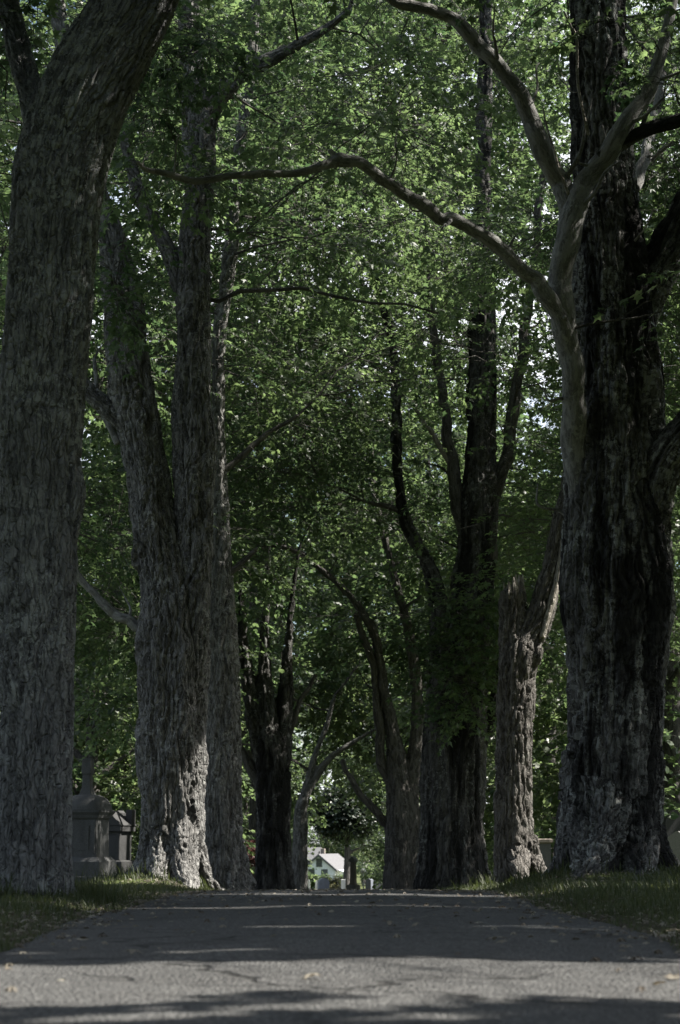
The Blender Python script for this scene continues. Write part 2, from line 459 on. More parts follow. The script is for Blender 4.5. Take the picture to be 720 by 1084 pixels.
MASKS = []
def trunk_mesh(name, limbs, D, mat, lump=.09, furrow=.018, fw=.075, fl=.36, smooth=6, vox=None, seed=0):
    vox = vox or D * (.0007 if D < 30 else .0009)
    parts = []
    for i, L in enumerate(limbs):
        k = max(10, min(48, int(2 * math.pi * L.r.max() / vox / 2)))
        v, f, c, _ = tube(L, k, .05, seed + i); parts.append((v, f, c))
    v, f = voxel_union(parts, vox, smooth)
    P = np.concatenate([L.p for L in limbs]).astype(np.float32); Rr = np.concatenate([L.r for L in limbs]).astype(np.float32)
    Tt = np.concatenate([L.t for L in limbs]); Nn = np.concatenate([L.n for L in limbs]); Bb = np.concatenate([L.b for L in limbs])
    Ss = np.concatenate([L.s + 3.7 * i for i, L in enumerate(limbs)])
    best = np.empty(len(v), np.int64); vf = v.astype(np.float32)
    for a in range(0, len(v), 20000):
        w = vf[a:a + 20000]
        d2 = (w ** 2).sum(1)[:, None] + (P ** 2).sum(1)[None] - 2 * w @ P.T
        best[a:a + 20000] = np.argmin(np.sqrt(np.maximum(d2, 0)) - Rr[None], 1)
    q = v - P[best]
    co = np.stack([(q * Nn[best]).sum(1), (q * Bb[best]).sum(1), Ss[best] + (q * Tt[best]).sum(1)], 1)
    n = vnormals(v, f); r = Rr[best]
    big = (fbm(v / (.42, .42, .75) + seed, 3, seed) - .5) * 2
    wq = co + (fbm(co * 4, 2, seed + 3)[:, None] - .5) * .12
    sc = np.clip(r / .12, .12, 1)
    def crack(n_, w_): return np.exp(-((2 * n_ - 1) / w_) ** 2)
    k1 = crack(fbm(wq / (fw * 1.5, fw * 1.5, fl * 1.7), 2, seed + 5), .11)
    k2 = crack(fbm(wq / (fw * .8, fw * .8, fl * .8) + 9.1, 2, seed + 8), .14)
    k3 = crack(noise(wq / (fw * 1.6, fw * 1.6, fw * 2.2) + 4.4, seed + 9), .09)
    plate = (fbm(wq / (fw, fw, fl * .6), 2, seed + 10) - .5) * 2
    flute = (fbm(co / (.2, .2, 1.8), 2, seed + 11) - .5) * 2
    v = v + n * (lump * np.minimum(r, .5) * (big + .7 * flute) + furrow * sc * (.55 * plate - 1.15 * k1 - .75 * k2 - .4 * k3 + .45))[:, None]
    return make_mesh(name, v, [f], [mat], attrs={'bark': co})

def branch_obj(L, mat, parent, seed, wob=.15, mpp=.012):
    k = int(max(7, min(28, 2 * math.pi * L.r.max() / mpp)))
    g_ = np.random.default_rng(seed + 900)
    q = np.stack([L.s / max(.25, 5 * L.r.mean()), L.s * 0 + seed * 3.3, L.s * 0], 1)
    off = np.stack([fbm(q, 2, 61 + i) - .5 for i in range(3)], 1) * np.minimum(1, L.s / .4)[:, None]
    L.p = L.p + off * L.r[:, None] * 1.5; L.r = L.r * (1 + .22 * (noise(q * 1.7, 66) - .4)); frames(L)
    parts = [tube(L, k, wob, seed, seed * 1.37)]
    if L.s[-1] > 1.2:
        s_ = .5
        while s_ < L.s[-1] - .1:
            i = int(np.argmin(np.abs(L.s - s_))); a = g_.uniform(0, 6.28)
            d = nrm(L.t[i] * g_.uniform(.3, .9) + L.n[i] * math.cos(a) + L.b[i] * math.sin(a) + np.array([0, 0, .25]))
            ln = g_.uniform(.12, .25) if g_.random() < .35 else g_.uniform(.4, 1.0)
            r0 = min(L.r[i] * g_.uniform(.18, .35), .028)
            pts = [(*L.p[i], r0 * 1.3), (*(L.p[i] + d * ln * .4 + g_.normal(0, .04, 3)), r0 * .8), (*(L.p[i] + d * ln * .75 + g_.normal(0, .06, 3)), r0 * .55), (*(L.p[i] + d * ln + g_.normal(0, .08, 3) + np.array([0, 0, .05])), r0 * .25)]
            parts.append(tube(limb_w(pts, 2.5), 5, 0, 0, seed * 1.1 + s_)); s_ += g_.uniform(.35, .95)
    V, F4, F3, CO = [], [], [], []; n = 0
    for v, f, c, co in parts:
        V.append(v); F4.append(f + n); F3.append(c + n); CO.append(co); n += len(v)
    return link('branch', make_mesh('branch', np.vstack(V), [np.vstack(F4), np.vstack(F3)], [mat], attrs={'bark': np.vstack(CO)}), parent)

# ------------------------------------------------------------------ leaves
TPL_MAPLE = np.array([(0, .36, .03), (0, 0, 0), (.34, .0, -.05), (.2, .22, .02), (.52, .5, -.07), (.17, .55, .01), (0, 1.0, -.12), (-.17, .55, .01), (-.52, .5, -.07), (-.2, .22, .02), (-.34, .0, -.05)])
FC_MAPLE = [np.array([(0, i, i % 10 + 1) for i in range(1, 11)])]
TPL_MID = np.array([(0, 0, 0), (.4, .08, .05), (.46, .56, .06), (0, 1, -.06), (-.46, .56, .06), (-.4, .08, .05)])
FC_MID = [np.array([(0, 1, 2, 3), (0, 3, 4, 5)])]

def leaves(o, Y, N, size, tint, tpl, fcs):
    Y = nrm(Y); N = nrm(N - Y * (N * Y).sum(1, keepdims=True)); X = np.cross(Y, N)
    k = len(tpl)
    wid = rng.uniform(.72, 1.12, (len(o), 1, 1)); cup = rng.uniform(-.5, 2.6, (len(o), 1, 1)); skw = rng.uniform(-.22, .22, (len(o), 1, 1))
    v = o[:, None] + size[:, None, None] * ((tpl[None, :, 0:1] * wid + skw * tpl[None, :, 1:2]) * X[:, None] + tpl[None, :, 1:2] * Y[:, None] + cup * tpl[None, :, 2:3] * N[:, None])
    base = np.arange(len(o))[:, None, None] * k
    return v.reshape(-1, 3), [(f[None] + base).reshape(-1, f.shape[1]) for f in fcs], np.repeat(tint, k)

def seg_tubes(A, B, ra, rb):
    d = nrm(B - A); h = np.where(np.abs(d[:, 2:3]) > .9, np.array([[1., 0, 0]]), np.array([[0, 0, 1.]]))
    x = nrm(np.cross(d, h)); y = np.cross(d, x); out = []
    for P, r in ((A, ra), (B, rb)):
        for a in (0, 2.0944, 4.1888): out.append(P + (x * math.cos(a) + y * math.sin(a)) * r[:, None])
    v = np.stack(out, 1).reshape(-1, 3); b = np.arange(len(A))[:, None, None] * 6
    f = np.array([(0, 1, 4, 3), (1, 2, 5, 4), (2, 0, 3, 5)])
    return v, (f[None] + b).reshape(-1, 4)

def foliage(name, C, Rb, nspr, K, size, mats, tpl, fcs, parent, skel=None, cull=None, flat=.62, droop=.3, mask=True, btint=None, leafcull=None, shell=.55):
    """blobs at C with radius Rb: branchlets reach every blob, sprays of leaves fill it"""
    C = np.asarray(C); n = len(C)
    V, F4, F3 = [], [], []; nv = 0; BK = []
    if skel is not None and n:
        P, Pr = skel[0].copy(), skel[1].copy()
        d0 = np.array([np.min(np.linalg.norm(P - c, axis=1)) for c in C])
        for i in np.argsort(d0):
            c = C[i]; q = c - P; d = np.linalg.norm(q, axis=1)
            cost = d + np.maximum(0, -q[:, 2]) * .8 + np.where(Pr < .012, 2, 0)
            j = int(np.argmin(cost)); a = P[j]; l = d[j]
            if l < .15: continue
            r0 = min(Pr[j] * .7, .009 + .0085 * l); r1 = max(.007, r0 * .35)
            mid = a + (c - a) * .45 + np.array([0, 0, .10 * l]) + rng.normal(0, .05 * l, 3)
            t = np.linspace(0, 1, max(5, int(l / .35)))[:, None]
            pl = (1 - t) ** 2 * a + 2 * t * (1 - t) * mid + t * t * c
            pl[1:-1] += rng.normal(0, .018 * min(l, 3), (len(pl) - 2, 3))
            L = Limb(); L.p = pl; L.r = np.linspace(r0, r1, len(pl)); frames(L)
            v, f, cc, co = tube(L, 5); V.append(v); F4.append(f + nv); F3.append(cc + nv); BK.append(co); nv += len(v)
            P = np.vstack([P, pl[1:]]); Pr = np.concatenate([Pr, L.r[1:]])
    ns = np.maximum(1, (nspr * (Rb / Rb.mean()) ** 2).astype(int)) if n else np.array([], int)
    bi = np.repeat(np.arange(n), ns); m = len(bi)
    u = nrm(rng.normal(0, 1, (m, 3)))
    rr = rng.random(m) ** shell
    ax = np.array([1, 1, flat])
    pos = C[bi] + u * (Rb[bi] * rr)[:, None] * ax
    keep = np.ones(m, bool)
    if mask and len(MASKS):
        mk = np.array(MASKS); px, py, w = project(pos)
        for a in range(0, m, 4000):
            s = slice(a, a + 4000)
            d = np.hypot(px[s, None] - mk[None, :, 0], py[s, None] - mk[None, :, 1])
            hit = (d < mk[None, :, 2] + 9 + 5.0 * 20 / np.maximum(w[s, None], 5)) & (pos[s, 1][:, None] < mk[None, :, 3] + .3)
            keep[s] &= ~(hit.any(1) & (rng.random(len(d)) < .93))
    if cull is not None: keep &= ~cull(pos)
    bi, u, pos = bi[keep], u[keep], pos[keep]; m = len(bi)
    if m == 0: return None
    d = nrm(u * (1, 1, .45) + rng.normal(0, .35, (m, 3)) + (0, 0, -.12)); Ls = rng.uniform(.4, .75, m)
    tv, tf = seg_tubes(C[bi] + (pos - C[bi]) * .35, pos, np.full(m, .006), np.full(m, .0045))
    V.append(tv); F4.append(tf + nv); BK.append(tv * 1.0); nv += len(tv)
    tv, tf = seg_tubes(pos, pos + d * Ls[:, None] - np.array([0, 0, .1]), np.full(m, .0045), np.full(m, .002))
    V.append(tv); F4.append(tf + nv); BK.append(tv * 1.0); nv += len(tv)
    li = np.repeat(np.arange(m), K); t = np.tile(np.linspace(.12, 1, K), m) + rng.uniform(-.05, .05, m * K)
    side = np.tile(np.where(np.arange(K) % 2, 1., -1.), m)
    dd = d[li]; perp = nrm(np.cross(dd, np.array([0, 0, 1.])))
    o = pos[li] + dd * (t * Ls[li])[:, None]; o[:, 2] -= .1 * t ** 2
    Y = nrm(dd * rng.uniform(.3, .9, (m * K, 1)) + perp * (side * rng.uniform(.4, 1.1, m * K))[:, None] + rng.normal(0, .3, (m * K, 3)) + (0, 0, -droop))
    N = np.array([0, 0, 1.]) + rng.normal(0, .42, (m * K, 3)) + u[li] * .35
    o = o + Y * rng.uniform(.02, .07, (m * K, 1))
    sz = size * rng.uniform(.5, 1.2, m * K) * rng.uniform(.85, 1.1, m)[li]
    bt = rng.uniform(0, 1, n) if btint is None else btint
    ti = np.clip(.5 * bt[bi][li] + .5 * rng.random(m * K), 0, 1)
    if leafcull is not None:
        kk = ~leafcull(o); o, Y, N, sz, ti = o[kk], Y[kk], N[kk], sz[kk], ti[kk]
    lv, lf, lt = leaves(o, Y, N, sz, ti, tpl, fcs)
    lf = [f + nv for f in lf]
    verts = np.vstack(V + [lv]); bk = np.vstack(BK + [np.zeros((len(lv), 3))])
    fl = [np.vstack(F4)] + ([np.vstack(F3)] if F3 else []) + lf
    mi = [1] * (1 + bool(F3)) + [0] * len(lf)
    me = make_mesh(name, verts, fl, mats, mi, smooth=False, attrs={'tint': np.concatenate([np.zeros(nv), lt]), 'bark': bk})
    NLEAF[0] += len(o)
    return link(name, me, parent)
NLEAF = [0]

# ------------------------------------------------------------------ the avenue trees
TREES = {}
MASK_TOP = {'L4': 690, 'R3': 330, 'R4': 570, 'L3': 170, 'L5': 790}
def avenue_tree(key, D, label, main, branches, mat, bmat, group='old maples along the lane', seed=0, lump=.09, furrow=.018, fw=.075, fl=.36, smooth=6, roots=(), down=.6, name='maple_tree'):
    limbs = []
    for i, sp in enumerate(main):
        sp = list(sp)
        L = limb(sp, D, .45)
        if i == 0:
            p, sc = at(*sp[0][:2], D)
            L.p = np.vstack([p - (0, 0, down), L.p]); L.r = np.concatenate([[sp[0][2] * sc * 1.15], L.r]); frames(L)
        limbs.append(L)
    for sp in roots: limbs.append(limb(list(sp), D, .45))
    p0, _ = at(main[0][0][0], main[0][0][1], D)
    loc = (p0[0], D, float(ground(p0[0], D)))
    root = thing(name, loc, label, 'tree', group)
    me = trunk_mesh('trunk', limbs, D, mat, lump, furrow, fw, fl, smooth, seed=seed)
    link('trunk', me, root)
    bl = []
    for j, sp in enumerate(branches):
        m_ = bmat
        if isinstance(sp[0], str): m_ = M[sp[0]]; sp = sp[1:]
        L = limb(list(sp), D, .35); bl.append(L)
        branch_obj(L, m_, root, seed * 3 + j + 1, mpp=D * .0012)
    for L in limbs[:len(main)] + bl:
        px, py, w = project(L.p); rp = L.r / w * FPX
        for a in range(0, len(px), max(1, int(len(px) / 60))):
            if py[a] > MASK_TOP.get(key, -999): MASKS.append((px[a], py[a], rp[a], L.p[a, 1]))
    sk = limbs[:len(main)] + bl
    P = np.concatenate([L.p for L in sk]); r = np.concatenate([L.r for L in sk])
    ok = P[:, 2] > 2.0
    TREES[key] = dict(root=root, D=D, x=loc[0], skel=(P[ok], r[ok]), loc=loc)

avenue_tree('L1', 14, 'grey maple trunk leaning right at its top, leftmost beside the lane', [
    [(33, 970, 46), (35, 940, 42), (36, 900, 39), (37, 850, 38), (38, 722, 38), (41, 600, 40), (41, 540, 41), (44, 436, 44), (49, 361, 45), (54, 290, 45), (57, 240, 46), (62, 195, 48), (72, 150, 48), (88, 105, 48), (110, 60, 46), (133, 20, 44), (154, -25, 43), (190, -120, 40, 13.5), (230, -250, 36, 13.2), (250, -420, 30, 13)],
    [(60, 560, 24), (68, 525, 22), (64, 490, 22)],
    [(55, 190, 20, 14.1), (38, 115, 15, 14.6), (22, 60, 13, 15), (8, 5, 12, 15.5), (-20, -80, 11, 16), (-60, -200, 9, 16.5)]],
    [], M['bark_grey'], M['bark_grey'], seed=1, lump=.06, furrow=.019, fw=.036, fl=.6,
    roots=[[(50, 905, 22), (66, 940, 14), (80, 958, 7), (92, 968, 3)], [(20, 905, 24), (6, 945, 14), (-12, 962, 7)]])

avenue_tree('L2', 24, 'twin-stemmed maple with knotted trunk and sunlit roots beside the lane', [
    [(183, 950, 40), (182, 925, 37), (182, 880, 33), (181, 760, 34), (180, 690, 33), (176, 640, 29), (169, 590, 25), (160, 530, 23), (152, 480, 23), (143, 420, 22), (134, 361, 21), (129, 305, 19), (118, 250, 14), (106, 215, 11), (92, 160, 10), (75, 90, 9), (60, 0, 8), (45, -100, 7)],
    [(190, 900, 28), (193, 800, 25), (197, 720, 22), (203, 640, 18), (207, 575, 18), (206, 520, 21), (208, 465, 23), (205, 420, 20), (204, 361, 18), (205, 300, 18), (206, 250, 17.5), (211, 205, 17), (212, 160, 18), (211, 125, 17), (204, 80, 12), (200, 0, 10), (196, -120, 9)],
    [(212, 160, 13), (224, 114, 12), (245, 88, 10), (268, 73, 8), (295, 58, 6.5), (322, 43, 5.2), (345, 30, 4.2), (370, 10, 3.5)],
    [(204, 340, 9), (190, 295, 9.5), (180, 270, 9), (165, 238, 8), (150, 210, 7), (140, 180, 6), (128, 140, 5)],
    [(152, 470, 13), (136, 452, 11), (118, 438, 9.5), (97, 418, 9), (80, 400, 8), (50, 370, 7), (10, 330, 6)],
    [(140, 430, 12), (128, 428, 9), (121, 424, 5)],
    [(160, 580, 20), (150, 585, 12), (146, 600, 8)]],
    [[(172, 674, 6), (153, 668, 5), (130, 656, 5), (112, 642, 4.5), (97, 626, 4), (84, 610, 4), (66, 585, 3), (40, 560, 2)],
     [(125, 470, 4), (118, 455, 4), (110, 440, 3), (103, 410, 2.5), (100, 380, 2)]],
    M['bark_brown'], M['bark_smooth'], seed=2, lump=.23, furrow=.028, fw=.062, fl=.34,
    roots=[[(168, 895, 20), (152, 922, 13), (132, 935, 7), (112, 944, 3.5)], [(200, 890, 20), (213, 922, 13), (226, 938, 7), (238, 945, 3)], [(188, 830, 24, 24), (191, 890, 23, 23.85), (196, 928, 15, 23.5), (203, 948, 8, 23)], [(176, 830, 24, 24), (174, 900, 20, 23.8), (166, 932, 11, 23.4), (156, 948, 6, 23)]])

avenue_tree('L3', 29, 'slim straight maple close behind the twin-stemmed one', [
    [(238, 950, 31), (237, 928, 26), (236, 900, 22), (235, 850, 20), (235, 722, 18), (235, 665, 16), (236, 640, 13.5), (234, 570, 9.5), (232, 500, 8), (231, 440, 7), (232, 361, 7), (240, 300, 7.5), (245, 250, 7), (248, 200, 7), (256, 140, 6), (262, 100, 6), (270, 20, 5), (275, -100, 4)]],
    [[(234, 500, 4), (250, 488, 3.5), (270, 470, 3), (290, 455, 2.5), (315, 440, 2)],
     [(236, 610, 4), (246, 605, 3.5), (258, 595, 3), (272, 580, 2)]], M['bark_brown'], M['bark_far'], seed=3, lump=.15, furrow=.03,
    roots=[[(246, 900, 14), (258, 926, 8), (269, 937, 4)], [(226, 905, 12), (214, 935, 5)]])

avenue_tree('L4', 45, 'dark multi-stemmed maple left of the lane where it drops away', [
    [(291, 952, 25), (290, 930, 21), (289, 880, 18), (289, 830, 18), (289, 795, 17.5), (284, 765, 12), (281, 735, 9), (280, 690, 6), (281, 655, 4.5), (283, 620, 3), (285, 570, 2)],
    [(283, 820, 11), (272, 775, 8.5), (264, 735, 8), (260, 700, 7), (257, 665, 5), (255, 630, 3.5), (253, 590, 2)],
    [(296, 815, 12), (301, 768, 9), (302, 735, 8), (304, 700, 6), (307, 660, 4), (312, 610, 2.5), (318, 575, 1.8)]],
    [[(280, 838, 7), (270, 818, 5.5), (262, 806, 5), (254, 792, 4), (240, 770, 3)], [(305, 780, 4), (312, 760, 3), (322, 735, 2.5), (335, 715, 2)]], M['bark_deep'], M['bark_far'], seed=4, furrow=.045, fw=.1)

avenue_tree('L5', 52, 'thin grey forked trunk close right of the multi-stemmed maple', [
    [(317, 952, 11), (317, 925, 9), (318, 880, 8), (319, 856, 7), (326, 836, 5.2), (338, 817, 4.6), (352, 800, 3.6), (375, 785, 2.8), (400, 770, 2)],
    [(318, 880, 6), (322, 845, 5), (328, 818, 4), (334, 798, 3.5), (345, 770, 3), (355, 735, 2.5)]],
    [], M['bark_brown'], M['bark_brown'], seed=5, furrow=.02, lump=.06)

avenue_tree('R1', 20, 'huge dark trunk with pale lichen and many limbs right of the lane', [
    [(648, 955, 84), (647, 930, 70), (646, 905, 62), (646, 880, 56), (649, 800, 49), (653, 722, 50), (653, 660, 55), (652, 620, 57), (652, 570, 55), (655, 500, 51), (654, 440, 47), (652, 400, 45), (650, 361, 44), (648, 300, 40), (644, 250, 37), (640, 180, 33), (636, 100, 31), (632, 0, 29), (628, -120, 27), (620, -300, 24)],
    [(668, 640, 20, 19.9), (683, 575, 20, 19.8), (695, 515, 22, 19.7), (712, 478, 23, 19.6), (738, 448, 22, 19.5), (785, 400, 20, 19.5)],
    [(655, 400, 20), (670, 345, 22), (692, 295, 22), (715, 250, 21), (740, 205, 20), (780, 130, 18), (820, 0, 15)],
    [(672, 520, 22, 19.7), (690, 600, 18, 19.6), (694, 660, 14, 19.6), (688, 720, 10, 19.6)]],
    [['bark_smooth', (606, 600, 5, 20.3), (606, 560, 9, 20.05), (607, 515, 11.5, 19.85), (608, 470, 12.5, 19.65), (605, 425, 12.5, 19.5), (602, 385, 12.5, 19.4), (599, 350, 12, 19.3), (598, 310, 12, 19.2), (600, 270, 12, 19.2), (604, 235, 12, 19.2), (614, 203, 11, 19.2), (628, 180, 10.5, 19.2), (645, 158, 10, 19.1), (662, 135, 9, 19), (677, 110, 8, 19), (692, 80, 7, 19), (705, 40, 6, 19), (720, -40, 5, 19)],
     ['bark_smooth', (603, 240, 11, 19.2), (602, 212, 10, 19.2), (592, 190, 10, 19.2), (581, 165, 10, 19.1), (570, 135, 9.5, 19), (556, 112, 9, 19), (540, 88, 8, 18.9), (524, 66, 8, 18.8), (508, 50, 8, 18.8), (492, 32, 7, 18.7), (476, 19, 7, 18.7), (458, 13, 6, 18.6), (436, 8, 6, 18.6), (414, -2, 5, 18.5), (390, -30, 4, 18.4)],
     ['bark_smooth', (604, 385, 8, 19.4), (596, 347, 8.5, 19.2), (588, 326, 8.5, 19.1), (577, 308, 8.5, 19), (562, 292, 8, 19), (545, 278, 7.5, 18.9), (526, 262, 7.5, 18.8), (505, 247, 7, 18.7), (485, 236, 7, 18.6), (465, 230, 6.3, 18.5), (450, 220, 6.7, 18.4), (435, 210, 6.2, 18.3), (418, 197, 6.2, 18.2), (398, 185, 6, 18.1), (378, 175, 5.8, 18), (360, 171, 6.8, 18), (352, 174, 5.5, 18), (338, 177, 4.6, 17.9), (315, 182, 4.2, 17.8), (280, 183.5, 4, 17.7), (245, 187, 4, 17.5), (215, 190, 3.8, 17.4), (190, 188, 3.5, 17.3), (170, 184, 3, 17.2), (155, 179, 2.5, 17.1), (146, 171, 1.6, 17)],
     ['bark_smooth', (360, 173, 5, 18), (356, 166, 4, 18), (349, 160, 2.8, 18)],
     ['bark_dark', (636, 168, 8, 19.1), (660, 149, 8, 19), (685, 138, 7, 18.9), (720, 128, 7, 18.8), (760, 110, 6, 18.7)],
     ['dead_wood', (623, 143, 1.6, 18.9), (617, 118, 1.5, 18.8), (612, 90, 1.5, 18.8), (611, 60, 1.5, 18.8), (609, 38, 1.4, 18.8), (603, 25, 1.2, 18.8), (597, 12, .8, 18.8)],
     ['dead_wood', (602, 206, 1.6, 18.9), (592, 180, 1.5, 18.8), (585, 155, 1.3, 18.8), (578, 130, 1.1, 18.8), (575, 115, .8, 18.8)],
     ['dead_wood', (690, 170, 2), (700, 160, 1.6), (712, 150, 1.2)], ['dead_wood', (672, 255, 1.2, 19.2), (684, 240, 1, 19.2), (692, 222, .8, 19.2)],
     ['bark_smooth', (670, 200, 7, 20.3), (684, 160, 6, 20.6), (694, 120, 5, 21), (700, 80, 4, 21.3)]],
    M['bark_dark'], M['bark_dark'], seed=6, lump=.13, furrow=.036, fw=.06, fl=.5,
    roots=[[(632, 800, 36), (620, 885, 28), (598, 917, 17), (578, 933, 9), (556, 941, 4)], [(664, 800, 36), (676, 885, 28), (698, 915, 16), (718, 931, 9), (745, 942, 4)], [(642, 780, 40, 20.1), (640, 870, 40, 19.75), (634, 915, 28, 19.2), (618, 938, 15, 18.5), (594, 950, 7, 17.8)], [(660, 780, 36, 20.1), (664, 880, 32, 19.7), (674, 922, 19, 19.1), (690, 942, 9, 18.4)]])

avenue_tree('R2', 27, 'broken maple with a snapped stump and a bare leaning stem', [
    [(547, 950, 28), (546, 928, 23), (544, 900, 20), (543, 850, 20), (544, 800, 19.5), (545, 760, 19.5), (546, 722, 20), (550, 695, 20), (559, 675, 16.5), (570, 655, 14.5), (579, 625, 13), (586, 598, 10.5), (591, 570, 9.5), (596, 545, 9.5), (600, 518, 7), (601, 497, 5)],
    [(546, 705, 16), (543, 670, 14.5), (543, 645, 14), (543, 628, 14)],
    [(564, 700, 8, 26.9), (568, 692, 7, 26.85), (570, 684, 4, 26.85)]],
    [], M['bark_stump'], M['bark_brown'], seed=7, lump=.15, furrow=.03, fw=.065, fl=.4, name='broken_maple',
    roots=[[(556, 890, 13), (565, 912, 9), (573, 922, 6.5, 26.6), (578, 930, 4, 26.3)], [(538, 910, 11), (527, 932, 5)], [(548, 905, 12, 26.8), (552, 934, 7, 26.2)]])
# torn wood on the snapped stump and at the end of the leaning stem
spl = MB()
for i in range(26):
    a = rng.uniform(0, 6.28); rr = 13.0 * rng.uniform(.15, 1) ** .5
    px, dy = 543 + rr * math.cos(a), rr * math.sin(a) * .013
    h = rng.uniform(5, 17) * (1.2 if px > 543 else .75)
    b, sc = at(px, 634, 27 + dy); t, _ = at(px + rng.uniform(-2, 2), 626 - h * .9, 27 + dy)
    w = rng.uniform(1.3, 3.2) * sc; ang = rng.uniform(0, 3)
    ring = lambda c, s: np.array([c + (s * w * math.cos(ang + k * 1.571), s * w * (.45 if k % 2 else 1) * math.sin(ang + k * 1.571), 0) for k in range(4)])
    spl.ring_stack([ring(b, 1.2), ring(b * .45 + t * .55, 1.0), ring(t, .25)])
spl2, spl = spl, MB()
for i in range(9):
    b, sc = at(601 + rng.uniform(-4, 4), 506, 27 + rng.uniform(-.05, .05)); t, _ = at(601 + rng.uniform(-5, 4), 497 - rng.uniform(0, 7), 27)
    w = 1.6 * sc; ring = lambda c, s: np.array([c + (s * w * math.cos(k * 2.1), s * w * math.sin(k * 2.1), 0) for k in range(3)])
    spl.ring_stack([ring(b, 1.2), ring(t, .2)])
for q_, lab in ((spl2, 'pale torn wood on top of the snapped stump'), (spl, 'torn wood at the tip of the leaning stem')):
    sv = np.concatenate(q_.v)
    me = make_mesh('splintered_wood', sv, [np.array(f) for f in q_.f.values()], [M['dead_wood']], smooth=False, attrs={'bark': sv})
    tag(link('splintered_wood', me, TREES['R2']['root']), lab)
# strip of bared pale wood down the leaning stem
L = limb([(574, 675, 3.5, 26.83), (582, 645, 4, 26.84), (590, 615, 4, 26.86), (595, 582, 3.5, 26.88), (601, 548, 3.5, 26.89), (603, 515, 3, 26.92)], 27, .4)
v, f, c, co = tube(L, 12, .25, 4); tag(link('bare_strip', make_mesh('bare_strip', v, [f, c], [M['dead_wood']], attrs={'bark': co}), TREES['R2']['root']), 'bared pale wood along the leaning stem')

avenue_tree('R3', 36, 'broad dark maple of many stems with leafy sprouts on its trunk', [
    [(480, 955, 44), (479, 930, 38), (479, 880, 33), (480, 820, 33), (481, 780, 33), (484, 740, 30), (490, 700, 25), (498, 650, 22), (503, 600, 21), (505, 550, 19), (508, 500, 17), (510, 440, 15), (510, 361, 14), (510, 300, 11), (511, 240, 9), (512, 150, 8), (514, 50, 7), (515, -80, 6)],
    [(470, 760, 14), (468, 690, 13), (466, 650, 12), (458, 610, 8.5), (449, 590, 7), (438, 570, 6.5), (429, 550, 6), (422, 515, 5.7), (420, 470, 5.7), (419, 430, 5.5), (417, 380, 5), (410, 340, 4.6), (402, 310, 4.2), (392, 270, 4), (385, 250, 3.5), (370, 200, 3)],
    [(495, 800, 15), (508, 788, 9), (517, 765, 7.5), (523, 745, 6.5), (528, 715, 5.5), (535, 680, 4), (545, 640, 3)]],
    [[(497, 610, 10), (488, 545, 7.5), (480, 505, 6.5), (474, 460, 5.5), (468, 420, 5), (463, 380, 4.5), (457, 330, 4), (450, 280, 4), (445, 200, 3)],
     [(510, 610, 10), (522, 540, 8.5), (532, 500, 7), (541, 450, 6.5), (547, 420, 6), (553, 380, 5), (560, 320, 4.5), (568, 250, 4), (575, 180, 3.5)],
     [(464, 800, 7), (457, 772, 6), (459, 745, 6), (464, 718, 6)],
     ['dead_wood', (484, 505, 3), (470, 480, 3), (455, 455, 2.5), (440, 435, 2)],
     [(422, 540, 3.5), (410, 536, 3), (398, 534, 2.2), (385, 530, 1.5)]],
    M['bark_deep'], M['bark_far'], seed=8, lump=.15, furrow=.045, fw=.1, fl=.5,
    roots=[[(462, 895, 18), (450, 925, 10), (440, 940, 5)], [(497, 895, 18), (512, 930, 9), (525, 942, 4)]])

avenue_tree('R4', 46, 'farther maple sending one long limb arching left across the lane', [
    [(427, 955, 24), (427, 928, 21), (427, 880, 19), (426, 850, 17), (422, 820, 13), (418, 790, 9), (413, 760, 7), (406, 730, 6), (402, 700, 5.2), (396, 670, 5), (385, 650, 4.5), (372, 632, 4.2), (358, 618, 4), (340, 602, 4), (322, 588, 3.6), (305, 580, 3.5), (285, 577, 3), (265, 583, 2.5)],
    [(430, 860, 11), (438, 810, 8), (441, 770, 7), (441, 730, 6.5), (437, 690, 6), (428, 650, 5), (415, 600, 4), (405, 560, 4), (396, 520, 3.5), (390, 450, 3)]],
    [[(418, 890, 7), (406, 870, 5), (395, 855, 4), (382, 842, 3.5), (372, 825, 3), (362, 805, 2.5)],
     [(417, 835, 6), (404, 800, 5), (402, 760, 5), (398, 720, 4), (390, 690, 4), (378, 650, 3)]], M['bark_far'], M['bark_far'], seed=9, furrow=.028, fw=.1)
print('trunks', round(time.time() - T0, 1))

# ------------------------------------------------------------------ canopy of the avenue
def ellipsoid_blobs(n, c, r, rmin=.35):
    u = nrm(rng.normal(0, 1, (n, 3))); q = rng.uniform(rmin, 1, n) ** .5
    return np.asarray(c) + u * q[:, None] * np.asarray(r)
def in_corridor(P):
    x, y, z = P[:, 0], P[:, 1], P[:, 2]
    a = z - TS * (x + 1.75); b = z - TS * (x - 2.6)
    k = (y > 22.4) & (y < 25.2) & (a > -1.0) & (a < 1.7) & (x > -1.5)
    k |= (y > 25.9) & (y < 27.3) & (b > -.6) & (b < 3.6) & (x > 2.9)
    k |= (y > 20.4) & (y < 22.4) & (z - TS * x > -1.6) & (z - TS * x < .8)
    w1 = z - TS * (x - 1.3)
    k |= (y > 28.6) & (y < 34.5) & (w1 > 9.2) & (w1 < 15.5) & (x > 2.3)
    w2 = z - TS * (x + 1.4)
    k |= (y > 43.8) & (y < 47.6) & (w2 > 4.4) & (w2 < 8) & (x > -.7)
    w3 = z - TS * (x + 2.2)
    k |= (y > 25.5) & (y < 27.6) & (w3 > 7) & (w3 < 12) & (x > -1.4)
    return k

